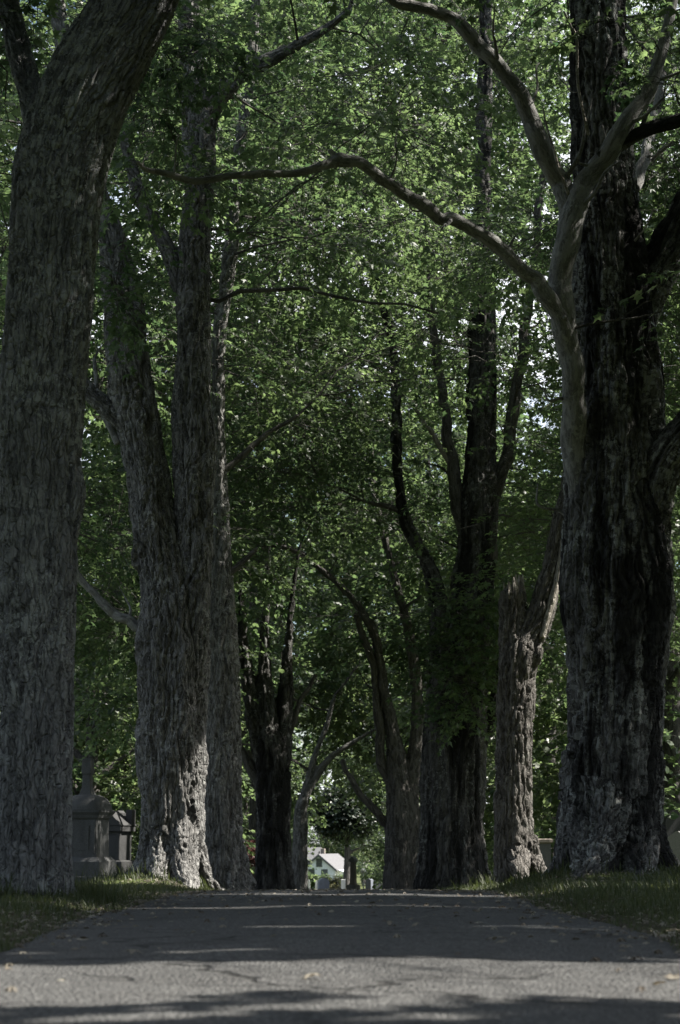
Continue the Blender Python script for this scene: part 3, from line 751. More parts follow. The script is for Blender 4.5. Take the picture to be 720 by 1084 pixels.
N0 = 2700
bx = rng.uniform(-9.5, 9.5, N0); by = rng.uniform(22.5, 55, N0); bz = rng.uniform(2.2, 30, N0)
inner = np.abs(bx) < 3.2
zmin = np.where(inner, np.interp(by, [22, 30, 40, 52, 62], [8.5, 7.5, 5.8, 4.6, 4.6]), np.interp(by, [22, 35, 62], [4.5, 3.6, 3.0]))
zmin = zmin + (noise(np.stack([bx * .4, by * .4, bx * 0], 1), 21) - .5) * 2.2
dens = fbm(np.stack([bx * .22, by * .22, bz * .3], 1), 2, 31)
ok = (bz > zmin) & (dens > .395) & (bz < np.interp(by, [22, 36, 46, 55], [16, 20, 26, 30]) - .05 * bx ** 2) & ((by < 46) | (np.abs(bx) < 6))
fr = project(np.stack([bx, by, bz], 1))
ok &= (fr[0] > -260) & (fr[0] < 980)
ok &= ~((fr[1] < -260))
ok &= ~((bx > .5) & (by > 25.2) & (by < 27.2) & (rng.random(N0) < .75))
P = np.stack([bx, by, bz], 1)[ok]
Rb = rng.uniform(.85, 1.75, len(P))
keys = ['L2', 'L3', 'L4', 'L5', 'R1', 'R3', 'R4']
tx = np.array([TREES[k]['x'] for k in keys]); td = np.array([TREES[k]['D'] for k in keys])
own = np.argmin(np.hypot((P[:, 0:1] - tx) * 1.3, P[:, 1:2] - td), 1)
print('blobs', len(P))
SP = 32
def wpt(lst):
    return np.array([at(a, b, d)[0] for a, b, d, *_ in lst]), np.array([q[3] for q in lst])
EXTRA = {   # hanging sprays the photograph shows in front of stems
    'L2': [(118, 285, 22.6, .42), (133, 325, 22.6, .3), (226, 188, 22.3, .36), (152, 196, 22.5, .36), (168, 120, 22.2, .4), (222, 45, 22, .55), (172, 50, 22.3, .5), (205, 178, 22.4, .22)],
    'R3': [(475, 715, 34.6, .65), (500, 735, 34.6, .6), (488, 690, 34.6, .7), (468, 735, 34.7, .5), (510, 705, 34.7, .55), (505, 660, 34.8, .7), (480, 650, 34.8, .7), (520, 640, 34.7, .6), (490, 756, 34.7, .35)],
    'R1': [(700, 330, 19, .38), (720, 310, 18.8, .5), (690, 40, 18.7, .6), (712, 90, 18.6, .5), (650, 20, 18.7, .5), (690, 180, 28.6, 1.), (700, 260, 28.8, 1.), (676, 235, 29, .9), (715, 150, 28.6, 1.1), (702, 340, 29, 1.), (704, 425, 29, 1.), (708, 90, 28.6, 1.1), (690, 110, 29, 1.), (712, 210, 29, 1.1), (720, 300, 29, 1.1), (690, 20, 28.6, 1.2), (665, 180, 30, .9), (655, 90, 30, 1.), (720, 380, 29.5, 1.)],
}
for i, k in enumerate(keys):
    sel = own == i; C = P[sel]; r_ = Rb[sel]
    t = TREES[k]
    if k == 'R3':
        C2 = ellipsoid_blobs(70, (8.6, 35, 12), (2.4, 4.0, 3.2), .05); C = np.vstack([C, C2]); r_ = np.concatenate([r_, rng.uniform(.9, 1.5, 70)])  # clumps added out of view to shade the stems right of centre
    near = t['D'] < 40
    foliage('crown', C, r_, SP, 13, .128 if near else .14, [M['leaf'], M['bark_far']], TPL_MAPLE if near else TPL_MID, FC_MAPLE if near else FC_MID, t['root'], t['skel'], cull=in_corridor, leafcull=in_corridor)
    if k in EXTRA:
        C, r_ = wpt(EXTRA[k])
        foliage('crown', C, r_, 26, 12, .135, [M['leaf'], M['bark_far']], TPL_MAPLE, FC_MAPLE, t['root'], t['skel'], mask=False, flat=1.0)

# crowns of the nearest trees, above the frame, and of unseen shade trees added beside the camera
def above(C):
    px, py, w = project(C); return C[(py < -110) | (px < -120) | (px > 840) | (w < 0)]
C = above(ellipsoid_blobs(260, (-1.6, 14, 11), (5.2, 5, 4.8), .05))
foliage('crown', C, rng.uniform(.8, 1.3, len(C)), 24, 11, .14, [M['leaf'], M['bark_far']], TPL_MAPLE, FC_MAPLE, TREES['L1']['root'], TREES['L1']['skel'], mask=False)
C = np.array([at(a, b, d)[0] for a, b, d in [(-30, 60, 17), (15, 20, 17.5), (5, 110, 18), (-20, 180, 18), (40, -10, 17), (10, 250, 19), (-20, 330, 19), (60, 10, 18)]])
foliage('crown', C, np.full(len(C), .7), 22, 11, .14, [M['leaf'], M['bark_far']], TPL_MAPLE, FC_MAPLE, TREES['L1']['root'], TREES['L1']['skel'])
C = above(ellipsoid_blobs(210, (4.2, 19.5, 13), (5.2, 4.6, 5)))
C = np.vstack([C, above(ellipsoid_blobs(90, (7.6, 18.6, 6.8), (2.7, 2.5, 3.6), .05)), above(ellipsoid_blobs(130, (6.5, 23.5, 15.5), (3.6, 3.4, 3.8), .05))])  # both extra clumps added out of view to shade the huge trunk's side
foliage('crown', C, rng.uniform(.8, 1.3, len(C)), 20, 11, .14, [M['leaf'], M['bark_far']], TPL_MAPLE, FC_MAPLE, TREES['R1']['root'], TREES['R1']['skel'], cull=in_corridor, leafcull=in_corridor, mask=False)

def road_slits(o):
    """gaps cut in the added crowns to shape sun bands on the lane"""
    d = o[:, 1]; x0 = o[:, 0] - o[:, 2] / TS          # where the sun ray through the leaf lands
    wv = (fbm(np.stack([x0 * 1.1, d * .6, d * 0], 1), 3, 41) - .5)
    d = d + wv * 1.25
    k = (d > 5.2) & (d < 6.75)
    k |= (np.abs(d - 9.5) < .16) & (x0 > -.6) | (np.abs(d - 12.4) < .2) & (x0 < 1.1) | (np.abs(d - 15.6) < .3) | (np.abs(d - 7.55) < .08) & (x0 < -.2) | (np.abs(d - 4.75) < .1) & (x0 < .1)
    px, py, w = project(o); k |= (w > .3) & (px > -60) & (px < 780) & (py > -40)
    k |= noise(np.stack([x0 * 3.1, d * 1.6, d * 0], 1), 45) > .93
    return k
def shade_tree(loc, label, c, r, n, seed):  # unseen maple added out of view to shade the lane
    gx, gy = loc; gz = float(ground(gx, gy))
    root = thing('maple_tree', (gx, gy, gz), label, 'tree', 'old maples along the lane')
    L = limb_w([(gx, gy, gz - .5, .55), (gx, gy, gz + .3, .45), (gx + .1, gy, gz + 2.5, .36), (gx, gy + .1, gz + 5, .33), (gx + .2, gy, gz + 8, .24), (gx + .3, gy, gz + 12, .12)])
    Ls = [L] + [limb_w([(gx, gy, gz + 3.5 + i * .6, .16), (gx + math.cos(i * 2.2), gy + math.sin(i * 2.2), gz + 5.2 + i * .6, .12), (gx + 2.6 * math.cos(i * 2.2), gy + 2.6 * math.sin(i * 2.2), gz + 7.5 + i * .6, .06)]) for i in range(5)]
    me = trunk_mesh('trunk', Ls, 30, M['bark_brown'], seed=seed); link('trunk', me, root)
    sk = (np.concatenate([q.p for q in Ls]), np.concatenate([q.r for q in Ls])); okk = sk[0][:, 2] > 2
    C = ellipsoid_blobs(n, c, r, .1)
    px, py, w = project(C); C = C[(py < -60) | (px < -120) | (px > 900) | (w < .5)]
    foliage('crown', C, rng.uniform(.8, 1.3, len(C)), 24, 12, .16, [M['leaf'], M['bark_far']], TPL_MID, FC_MID, root, (sk[0][okk], sk[1][okk]), mask=False, leafcull=road_slits); return root
shade_tree((5.6, 10.5), 'unseen maple added to shade the near lane from the right', (6.8, 11.2, 9), (4.6, 5.4, 5.6), 330, 12)
beside = shade_tree((5.4, 1.0), 'unseen maple added beside the viewer to shade the nearest edge of the lane', (6.0, .6, 8), (4.8, 5.0, 5.0), 220, 13)
for dx, dy, rz, lab in [(-10.6, 3.2, 2.0, 'unseen maple added left of the viewer to deepen the shade'), (-10.4, -8.5, .7, 'unseen maple added behind the viewer on the left to deepen the shade'), (-.6, -10.5, 4.0, 'unseen maple added behind the viewer on the right to deepen the shade'), (-5.0, -20, 1.1, 'unseen maple added farthest behind the viewer to deepen the shade')]:  # copies added out of view to darken the near trunks
    r2 = beside.copy(); COL.objects.link(r2); r2.location = (beside.location[0] + dx, beside.location[1] + dy, float(ground(beside.location[0] + dx, beside.location[1] + dy))); r2.rotation_euler = (0, 0, rz); r2['label'] = lab
    for ch in list(beside.children):
        c2 = ch.copy(); COL.objects.link(c2); c2.parent = r2
for x_, y_, rz, k_, lab in [(13.5, 14.5, .4, 1.38, 'large unseen maple added off to the right to shade the huge dark trunk')]:  # copy added out of view to keep sun off the right side
    r2 = beside.copy(); COL.objects.link(r2); r2.location = (x_, y_, float(ground(x_, y_))); r2.rotation_euler = (0, 0, rz); r2.scale = (k_, k_, k_); r2['label'] = lab
    for ch in list(beside.children):
        c2 = ch.copy(); COL.objects.link(c2); c2.parent = r2
print('canopy', round(time.time() - T0, 1), NLEAF)

# ------------------------------------------------------------------ trees beyond
def far_tree_meshes(h, w, skirt, nb, leafmat, size, seed, K=11, spr=22):
    Ls = [limb_w([(0, 0, -.6, .42), (0, 0, .4, .32), (.1, .1, h * .25, .27), (-.1, .1, h * .55, .18), (.1, 0, h * .85, .06)])]
    for i in range(6):
        a = i * 2.4 + seed; z = h * (.22 + .08 * i)
        Ls.append(limb_w([(0, 0, z, .13), (w * .25 * math.cos(a), w * .25 * math.sin(a), z + h * .1, .09), (w * .6 * math.cos(a), w * .6 * math.sin(a), z + h * .2, .04)]))
    tm = trunk_mesh('trunk', Ls, 60, M['bark_far'], seed=seed)
    z = rng.uniform(skirt, h, nb); t = (z - skirt) / (h - skirt)
    rad = w * np.sin(np.clip(.12 + t * .9, 0, 1) * math.pi) ** .6 * (.75 + .5 * rng.random(nb)); a = rng.uniform(0, 6.283, nb); q = rng.uniform(.25, 1, nb) ** .5
    C = np.stack([rad * q * np.cos(a), rad * q * np.sin(a), z], 1)
    sk = (np.concatenate([q.p for q in Ls]), np.concatenate([q.r for q in Ls])); okk = sk[0][:, 2] > min(1.5, skirt * .8)
    o = foliage('crown', C, rng.uniform(.8, 1.4, nb), spr, K, size, [leafmat, M['bark_far']], TPL_MID, FC_MID, None, (sk[0][okk], sk[1][okk]), mask=False)
    cm = o.data; bpy.data.objects.remove(o)
    return tm, cm
PROTO = {
    'tall': far_tree_meshes(17, 5.2, 1.6, 130, M['leaf_far'], .19, 1),
    'broad': far_tree_meshes(13, 5.4, .9, 110, M['leaf_far'], .18, 2),
    'lane': far_tree_meshes(21, 5.6, 6.4, 140, M['leaf_far'], .18, 4),
    'low': far_tree_meshes(8, 3.4, .4, 60, M['leaf_far'], .16, 3),
}
def far_tree(kind, px, D, label, sc=1.0, rz=0.0, x=None, name='leafy_tree'):
    X = at(px, 890, D)[0][0] if x is None else x
    root = thing(name, (X, D, float(ground(X, D))), label, 'tree', 'leafy trees beyond the graves', rz)
    root.scale = (sc, sc, sc)
    for nm, me in zip(('trunk', 'crown'), PROTO[kind]):
        o = bpy.data.objects.new(nm, me); COL.objects.link(o); o.parent = root
FAR = [('lane', 270, 76, 'tall maple continuing the left row past the multi-stemmed one'), ('lane', 458, 75, 'tall maple continuing the right row behind the many-stemmed one'), ('lane', 290, 86, 'tall maple farther along the left row'), ('lane', 432, 84, 'tall maple farther along the right row'),
    ('broad', 20, 60, 'full green tree behind the leftmost trunk'), ('tall', 112, 66, 'tall leafy tree behind the domed monument'), ('low', 92, 56, 'low bushy tree close behind the domed monument'),
    ('low', 135, 62, 'low leafy tree behind the gabled monument'), ('broad', 170, 82, 'broad tree behind the twin-stemmed maple'), ('tall', 235, 92, 'tall tree seen past the slim straight maple'),
    ('low', 262, 98, 'bright green low tree above the reddish shrub'), ('lane', 296, 118, 'tall tree behind the multi-stemmed maple'), ('lane', 428, 112, 'tall tree behind the farther maple on the right'),
    ('broad', 432, 165, 'silvery green tree right of the dark small tree'), ('broad', 470, 90, 'broad tree behind the many-stemmed dark maple'), ('tall', 545, 84, 'tall tree behind the broken maple'), ('broad', 580, 58, 'sunny yellow-green tree between the broken maple and the huge trunk'),
    ('low', 590, 74, 'low tree behind the capped grey headstone'), ('tall', 640, 84, 'tall tree hidden mostly by the huge dark trunk'), ('broad', 712, 48, 'leafy tree right of the huge dark trunk'), ('low', 716, 52, 'low leafy tree behind the dark headstone at the right edge'), ('tall', 760, 66, 'tall tree reaching in at the right edge'), ('tall', -40, 72, 'tall tree reaching in at the left edge'),
    ('tall', 345, 360, 'far tree rising behind the grey-green house'), ('tall', 385, 375, 'far tree right of the house roof'), ('tall', 310, 365, 'far tree left of the house'), ('tall', 420, 350, 'far tree behind the slim white-topped post'), ('tall', 140, 340, 'far tree behind the pale blue house'), ('tall', 270, 330, 'far tree behind the reddish shrub')]
for i, (k, px, D, lab) in enumerate(FAR):
    far_tree(k, px, D, lab, sc=rng.uniform(.9, 1.12) * (1.55 if D > 300 else 1), rz=i * 1.9)

def small_tree(name, px, D, label, cat, cpy, rpx, hpx, mat, nb, spr, size, trunk_r, group=None, tmat='bark_far', lo=0.0):
    """a single tree or shrub placed by its crown centre"""
    c, sc = at(px, cpy, D); gx = c[0]; gz = float(ground(gx, D))
    root = thing(name, (gx, D, gz), label, cat, group)
    top = c[2]
    L = [limb_w([(gx, D, gz - .3, trunk_r * 1.4), (gx, D, gz + .3, trunk_r), (gx + .05, D, (gz + top) / 2, trunk_r * .8), (gx, D, top + hpx * sc * .5, trunk_r * .3)])]
    for i in range(5):
        a = i * 1.3; z0 = gz + (top - gz) * (.45 + .1 * i)
        L.append(limb_w([(gx, D, z0, trunk_r * .5), (gx + .3 * rpx * sc * math.cos(a), D + .3 * rpx * sc * math.sin(a), z0 + .25 * hpx * sc, trunk_r * .35), (gx + .7 * rpx * sc * math.cos(a), D + .7 * rpx * sc * math.sin(a), z0 + .45 * hpx * sc, trunk_r * .15)]))
    link('trunk', trunk_mesh('trunk', L, max(40, D * .6), M[tmat], vox=max(.02, trunk_r * .25), furrow=.008), root)
    C = ellipsoid_blobs(nb, c, (rpx * sc, rpx * sc, hpx * sc), .2)
    C[:, 2] = np.maximum(C[:, 2], gz + lo + .2)
    foliage('crown', C, np.full(nb, rpx * sc * .3), spr, 9, size, [mat, M['bark_far']], TPL_MID, FC_MID, root, (np.concatenate([q.p for q in L]), np.concatenate([q.r for q in L])), mask=False, flat=.8)
small_tree('dark_tree', 367, 130, 'small dark round tree beside the slender gabled monument', 'tree', 858, 31, 21, M['leaf_dark'], 110, 46, .22, .26)
small_tree('red_shrub', 264, 70, 'reddish leaved shrub in the gap left of the multi-stemmed maple', 'shrub', 903, 15, 17, M['leaf_red'], 34, 16, .10, .05, None, 'dead_wood')
small_tree('olive_shrub', 353.5, 112, 'low olive clipped shrub right of the domed grey headstone', 'shrub', 936, 4.6, 4.0, M['leaf_olive'], 20, 14, .09, .03)
for px, D, w, h, lab in [(330, 190, 6, 5, 'bright green shrub under the left window of the house'), (343, 270, 5, 7, 'bright green shrub under the middle window of the house'), (362, 262, 5, 8, 'bright green shrub by the white porch post'), (395, 175, 10, 9, 'bright green shrub behind the slim white-topped post'), (404, 205, 8, 10, 'tall green shrub at the foot of the farther maple')]:
    small_tree('green_shrub', px, D, lab, 'shrub', 931 - (9 if px > 380 else 0), w * .8, h * .75, M['leaf_far'], 16, 14, .22, .05, 'shrubs around the house')
print('far trees', round(time.time() - T0, 1), NLEAF)

# ------------------------------------------------------------------ cemetery
def stone_thing(name, px, D, label, cat='gravestone', group=None, rz=0.0):
    X = at(px, 890, D)[0][0]
    return thing(name, (X, D, float(ground(X, D)) - .03), label, cat, group, rz), D / FPX / math.cos(PITCH) ** 0
def zof(py, D, px, root): return at(px, py, D)[0][2] - root.location.z

# domed monument
t, s = stone_thing('domed_monument', 91.5, 40, 'tall grey monument with a domed cap and block finial behind the leftmost trunk', 'monument', None, R(-14))
z = lambda py: zof(py, 40, 91.5, t)
b = MB(); b.stack([(-.2, .56, .56), (z(928), .56, .56), (z(927), .54, .54)]); b.build('base', M['stone'], t)
b = MB(); b.stack([(z(927) + .001, .50, .50), (z(912), .49, .49), (z(910), .46, .46), (z(907), .40, .40)]); b.build('plinth', M['stone'], t)
b = MB(); b.stack([(z(907) + .001, .37, .37), (z(868), .355, .355), (z(866), .38, .38)]); b.build('shaft', M['stone'], t)
b = MB()
for sx in (-1, 1):
    b.box(sx * .30 - .035, sx * .30 + .035, -.385, -.36, z(903), z(870), .005)
b.box(-.2, .2, -.378, -.362, z(900), z(874), .005); b.build('pilasters', M['stone'], t)
b = MB(); b.stack([(z(866) + .001, .40, .40), (z(863), .42, .42), (z(860), .46, .46), (z(858), .465, .465)]); b.build('cornice', M['stone'], t)
b = MB(); b.stack([(z(858) + .001, .45, .45)] + [(z(858) + (z(841) - z(858)) * math.sin(a), .445 * math.cos(a) ** .62, .445 * math.cos(a) ** .62) for a in np.linspace(.05, 1.42, 12)], bev=.13); b.build('dome', M['stone'], t, True)
b = MB(); b.stack([(z(845), .17, .17), (z(840), .13, .13), (z(834), .095, .095), (z(822), .085, .085), (z(820.5), .08, .08)]); b.stack([(z(820.5) + .001, .09, .09), (z(818.5), .105, .105), (z(804.5), .10, .10), (z(803), .085, .085)]); b.build('finial', M['stone'], t)
# gabled monument
t, s = stone_thing('gabled_monument', 122, 46, 'dark monument with a pediment roof right of the domed one', 'monument', None, R(-24))
z = lambda py: zof(py, 46, 122, t)
b = MB(); b.stack([(-.2, .42, .40), (z(912), .42, .40), (z(910.5), .37, .36)]); b.build('base', M['stone_shade'], t)
b = MB(); b.box(-.29, .29, -.26, .28, z(910.5), z(880)); b.build('shaft', M['stone_shade'], t)
b = MB(); b.box(-.19, .19, -.275, -.262, z(906), z(884), .004); b.build('panel', M['stone_dark'], t)
b = MB()
for sx in (-1, 1):
    b = MB(); b.stack([(z(910), .05, .05), (z(882), .045, .045)], sx * .27, -.29); b.build('column', M['stone_shade'], t)
b = MB(); b.box(-.36, .36, -.36, .34, z(880) + .001, z(874)); b.prism([(-.38, z(874) + .002), (.38, z(874) + .002), (0, z(858))], -.38, .36); b.build('pediment', M['stone_shade'], t)
b = MB(); b.stack([(z(874), .09, .09), (z(858), .09, .09), (z(857), .07, .07)], .30, .2); b.build('roof_block', M['stone_shade'], t)
b = MB(); b.box(-.3, .3, -.43, -.405, z(926), z(914), .004); b.build('name_plate', M['stone_dark'], t)

def slab(px, D, wpx, top, label, mat, kind='flat', thick=.16, rz=0.0, base=True, name='headstone', group='headstones among the trees', bottom=None):
    t, s = stone_thing(name, px, D, label, 'gravestone', group, rz)
    w = wpx * D / FPX / 2; h = zof(top, D, px, t); z0 = 0.0
    if base:
        b = MB(); b.box(-w * 1.22, w * 1.22, -thick * 1.05, thick * 1.05, -.2, .14 + .02 * h, .015); b.build('base', mat, t); z0 = .14 + .02 * h
    b = MB(); hh = h - z0
    if kind == 'round':
        poly = [(-w, z0), (w, z0), (w, z0 + hh * .62)] + [(w * math.cos(a), z0 + hh * .62 + hh * .38 * math.sin(a)) for a in np.linspace(.2, math.pi - .2, 10)] + [(-w, z0 + hh * .62)]
    elif kind == 'slope': poly = [(-w, z0), (w, z0), (w, z0 + hh * .9), (w * .1, z0 + hh), (-w * .1, z0 + hh), (-w, z0 + hh * .88)]
    else: poly = [(-w, z0), (w, z0), (w, z0 + hh * .97), (w * .94, z0 + hh), (-w * .94, z0 + hh), (-w, z0 + hh * .97)]
    b.prism([(x, zz + .001) for x, zz in poly], -thick, thick); b.build('tablet', mat, t)
    return t, w, h
t, w, h = slab(572, 44, 17, 893, 'tall dark grey headstone with a flat cap right of the broken maple', M['stone'], 'flat', .2, R(12))
b = MB(); b.stack([(h, w * .98, .2), (h + .03, w * 1.2, .26), (h + .09, w * 1.2, .26), (h + .11, w, .2)]); b.build('cap', M['stone_warm'], t)
slab(718, 31, 20, 880, 'pale headstone with a sloped top at the right edge', M['stone_pale'], 'slope', .14, R(-16))
t, w, h = slab(712, 44, 24, 857, 'large dark headstone looming behind the pale one at the right edge', M['stone_dark'], 'round', .22, R(8))
slab(75.5, 30, 5, 927, 'short pale marker stone at the foot of the domed monument', M['stone_pale'], 'flat', .05, 0, False, 'marker_stone')
slab(342.5, 110, 11, 929.5, 'wide blue-grey headstone with a rounded top before the house', M['stone_blue'], 'round', .3, R(10))
slab(363.4, 105, 4.6, 931, 'narrow grey headstone with a bright top left of the slender monument', M['marble'], 'flat', .18)
slab(327.2, 120, 2.5, 931, 'tiny white headstone at the left side of the house', M['marble'], 'round', .1)
slab(335, 125, 2.2, 931.5, 'tiny white headstone left of the wide blue-grey one', M['marble'], 'round', .1)
slab(391, 100, 6, 930, 'grey headstone right of the slim white-topped post', M['stone_blue'], 'slope', .2, R(-20))
slab(399, 96, 6.5, 932.5, 'blue-grey headstone near the foot of the farther maple', M['stone_blue'], 'flat', .2, R(8))
slab(405.5, 104, 5.5, 930, 'pale topped headstone touching the farther maple', M['stone_pale'], 'round', .2)
# slender monument with a small gabled cap
t, s = stone_thing('slender_monument', 374, 88, 'slender brown stone monument with a gabled cap in front of the dark tree', 'monument', None, R(-25))
z = lambda py: zof(py, 88, 374, t)
b = MB(); b.box(-.25, .25, -.25, .25, -.3, z(936.5), .03); b.build('base', M['stone_pale'], t)
b = MB(); b.stack([(z(936.5) + .001, .15, .15), (z(934), .125, .125), (z(912.5), .105, .105)]); b.build('shaft', M['stone_warm'], t)
b = MB(); b.box(-.15, .15, -.15, .15, z(912.5) + .001, z(911)); b.prism([(-.19, z(911) + .001), (.19, z(911) + .001), (0, z(906.5))], -.18, .18); b.build('cap', M['stone_pale'], t)
# slim post with a white globe
t, s = stone_thing('globe_post', 384.5, 94, 'slim pale post with a white globe on top right of the slender monument', 'post')
z = lambda py: zof(py, 94, 384.5, t)
b = MB(); b.lathe([(-.3, .03), (z(924), .028)], 10); b.lathe([(z(937), .09), (z(935), .05)], 10); b.build('post', M['post_metal'], t)
b = MB(); r0 = .115; zc = z(921.6); b.lathe([(zc + r0 * math.sin(a), max(.01, r0 * math.cos(a))) for a in np.linspace(-1.5, 1.5, 10)], 16); b.build('globe', M['white_paint'], t, True)

# ------------------------------------------------------------------ houses
def window(t, x, zc, w, h, y, trim, glass):
    b = MB()
    b.box(x - w / 2 - .1, x - w / 2, y - .06, y + .02, zc - h / 2 - .1, zc + h / 2 + .1); b.box(x + w / 2, x + w / 2 + .1, y - .06, y + .02, zc - h / 2 - .1, zc + h / 2 + .1)
    b.box(x - w / 2, x + w / 2, y - .055, y + .02, zc + h / 2, zc + h / 2 + .1); b.box(x - w / 2 - .15, x + w / 2 + .15, y - .12, y + .02, zc - h / 2 - .16, zc - h / 2 - .101)
    b.box(x - w / 2, x + w / 2, y - .04, y + .02, zc - .03, zc + .03)
    f = b.build('window', trim, t)
    g_ = MB(); g_.box(x - w / 2, x + w / 2, y - .012, y + .01, zc - h / 2 - .09, zc + h / 2); g_.build('pane', glass, f)
def house(px, D, label, w, eave, ridge, depth, rz, wallmat, roofmat):
    X = at(px, 890, D)[0][0]
    t = thing('house', (X, D, float(ground(X, D))), label, 'house', None, rz)
    a = w / 2; b = MB()
    b.prism([(-a, -1.5), (a, -1.5), (a, eave), (0, ridge), (-a, eave)], 0, depth); b.build('wall', wallmat, t)
    k = (ridge - eave) / a; b = MB(); o = .35
    for sx in (-1, 1):
        p = [(0, ridge + .02), (sx * (a + o), eave - k * o + .02), (sx * (a + o), eave - k * o + .2), (0, ridge + .22)]
        b.prism(p if sx < 0 else p[::-1], -.35, depth + .35)
    rf = b.build('roof', roofmat, t)
    for sx in (-1, 1):
        f = MB(); p = [(0, ridge - .16), (sx * (a + o), eave - k * o - .16), (sx * (a + o), eave - k * o + .015), (0, ridge + .015)]
        f.prism(p if sx < 0 else p[::-1], -.38, -.3); f.build('bargeboard', M['dark_trim'], t)
    return t, rf
gz = float(ground(at(337.5, 890, 290)[0][0], 290))
zz = lambda py: at(337, py, 290)[0][2] - gz
ridge, eave = zz(905.5), zz(920)
t, rf = house(338, 290, 'pale grey-green gabled house beyond the graves', 5.2, eave, ridge, 8.0, R(-20), M['clapboard'], M['shingle'])
b = MB(); b.box(-.9, -.3, 3.0, 3.6, ridge - .4, ridge + 1.0, .03); b.build('chimney', M['stone_warm'], rf)
window(t, 0, zz(913), .75, 1.0, 0, M['dark_trim'], M['window_glass'])
window(t, -1.25, zz(924.5), .85, 1.05, 0, M['dark_trim'], M['window_glass']); window(t, .85, zz(924.5), .85, 1.05, 0, M['dark_trim'], M['window_glass'])
b = MB(); b.box(2.46, 3.6, .5, 5, -1.0, .2, .02); b.prism([(2.47, zz(920) - .1), (3.9, zz(923) - .1), (3.9, zz(923) + .05), (2.47, zz(920) + .05)], .3, 5.2); b.build('porch', M['white_paint'], t)
for yy in (.6, 2.7, 4.8):
    b = MB(); b.box(3.42, 3.58, yy - .08, yy + .08, .2, zz(923) + .1, .01); b.build('porch_post', M['white_paint'], t)
# taller wing to its left
b = MB(); b.prism([(-5.2, -1.5), (-2.46, -1.5), (-2.46, zz(912)), (-5.2, zz(912))], 1.2, 7); b.build('wing_wall', M['clapboard'], t)
b = MB(); b.add([(-5.5, .8, zz(912)), (-1.2, .8, zz(911)), (-1.2, 4.1, zz(897)), (-5.5, 4.1, zz(897)), (-5.5, 7.4, zz(912)), (-1.2, 7.4, zz(911))], [(0, 1, 2, 3), (3, 2, 5, 4), (0, 3, 4), (1, 5, 2), (0, 4, 5, 1)]); b.build('wing_roof', M['shingle'], t)
gz2 = float(ground(at(140, 890, 250)[0][0], 250)); z2 = lambda py: at(140, py, 250)[0][2] - gz2
t, rf = house(146, 250, 'low pale blue house glimpsed right of the gabled monument', 6.0, z2(911), z2(899), 7.0, R(62), M['pale_blue_wall'], M['shingle'])
window(t, -1.2, z2(918), .9, 1.1, 0, M['white_paint'], M['window_glass']); window(t, 1.3, z2(918), .9, 1.1, 0, M['white_paint'], M['window_glass'])

# ------------------------------------------------------------------ grass, litter, fallen leaves
def scatter_grass():
    n = 210000
    y = 5 + 33 * rng.random(n) ** 1.35
    x = rng.uniform(-1, 1, n); sd = np.sign(x)
    x = sd * (HALF - .12 + np.abs(x) ** 1.25 * np.clip(.22 * y + .6, 1.5, 6.5))
    hw = np.where(sd < 0, road_half(y, -1), road_half(y, 1))
    ed = np.abs(x) - hw
    k = (ed > -.06 - .09 * rng.random(n)) & ((ed > .12) | (rng.random(n) < .55)); x, y, ed, sd = x[k], y[k], ed[k], sd[k]
    for t in TREES.values():
        pass
    tuft = fbm(np.stack([x * 2.2, y * 2.2, x * 0], 1), 2, 51)
    k = rng.random(len(x)) < .25 + 1.3 * tuft; x, y, ed, sd, tuft = x[k], y[k], ed[k], sd[k], tuft[k]
    bx_, by_ = [], []
    for t in TREES.values():
        if t['D'] < 40:
            m_ = 2600; a_ = rng.uniform(0, 6.283, m_); q_ = rng.normal(.75, .28, m_) * (1.25 if t['D'] == 20 else .8)
            bx_.append(t['x'] + q_ * np.cos(a_)); by_.append(t['D'] + q_ * np.sin(a_) * .9)
    bx_, by_ = np.concatenate(bx_), np.concatenate(by_); kk = (np.abs(bx_) > HALF + .1) & (noise(np.stack([bx_ * 5, by_ * 5, bx_ * 0], 1), 57) > .5); bx_, by_ = bx_[kk], by_[kk]
    n0 = len(x); x = np.concatenate([x, bx_]); y = np.concatenate([y, by_]); ed = np.concatenate([ed, bx_ * 0 + .5]); tuft = np.concatenate([tuft, bx_ * 0 + .9]); n = len(x)
    z = ground(x, y) - .005
    h = (.02 + .05 * rng.random(len(x)) ** 1.5) * (.5 + tuft) * np.where(ed < .15, .8, 1.1) * np.where(np.arange(len(x)) >= n0, rng.uniform(.8, 2.6, len(x)), 1)
    a = rng.uniform(0, 6.283, len(x)); ln = rng.uniform(.15, .9, len(x)) * h
    dx, dy = np.cos(a), np.sin(a); w = rng.uniform(.0022, .0045, len(x)) * np.clip(y / 12, .8, 2)
    b = np.stack([x, y, z], 1); sdv = np.stack([-dy, dx, 0 * x], 1) * w[:, None]; ld = np.stack([dx, dy, 0 * x], 1) * ln[:, None]; up = np.stack([0 * x, 0 * x, h], 1)
    v = np.stack([b - sdv, b + sdv, b + up * .6 + ld * .35 + sdv * .7, b + up * .6 + ld * .35 - sdv * .7, b + up + ld], 1).reshape(-1, 3)
    bs = np.arange(len(x))[:, None] * 5
    ti = np.clip(.15 + .7 * rng.random(len(x)) * (1.3 - tuft) + .12 * (rng.random(len(x)) < .08), 0, 1)
    me = make_mesh('grass', v, [np.array([[0, 1, 2, 3]]) + bs, np.array([[3, 2, 4]]) + bs], [M['grass']], attrs={'tint': np.repeat(ti, 5)})
    tag(link('grass', me), kind='stuff')
scatter_grass()
TPL_DRY = TPL_MAPLE * (1, 1, 2.2) + (0, -.3, .03)
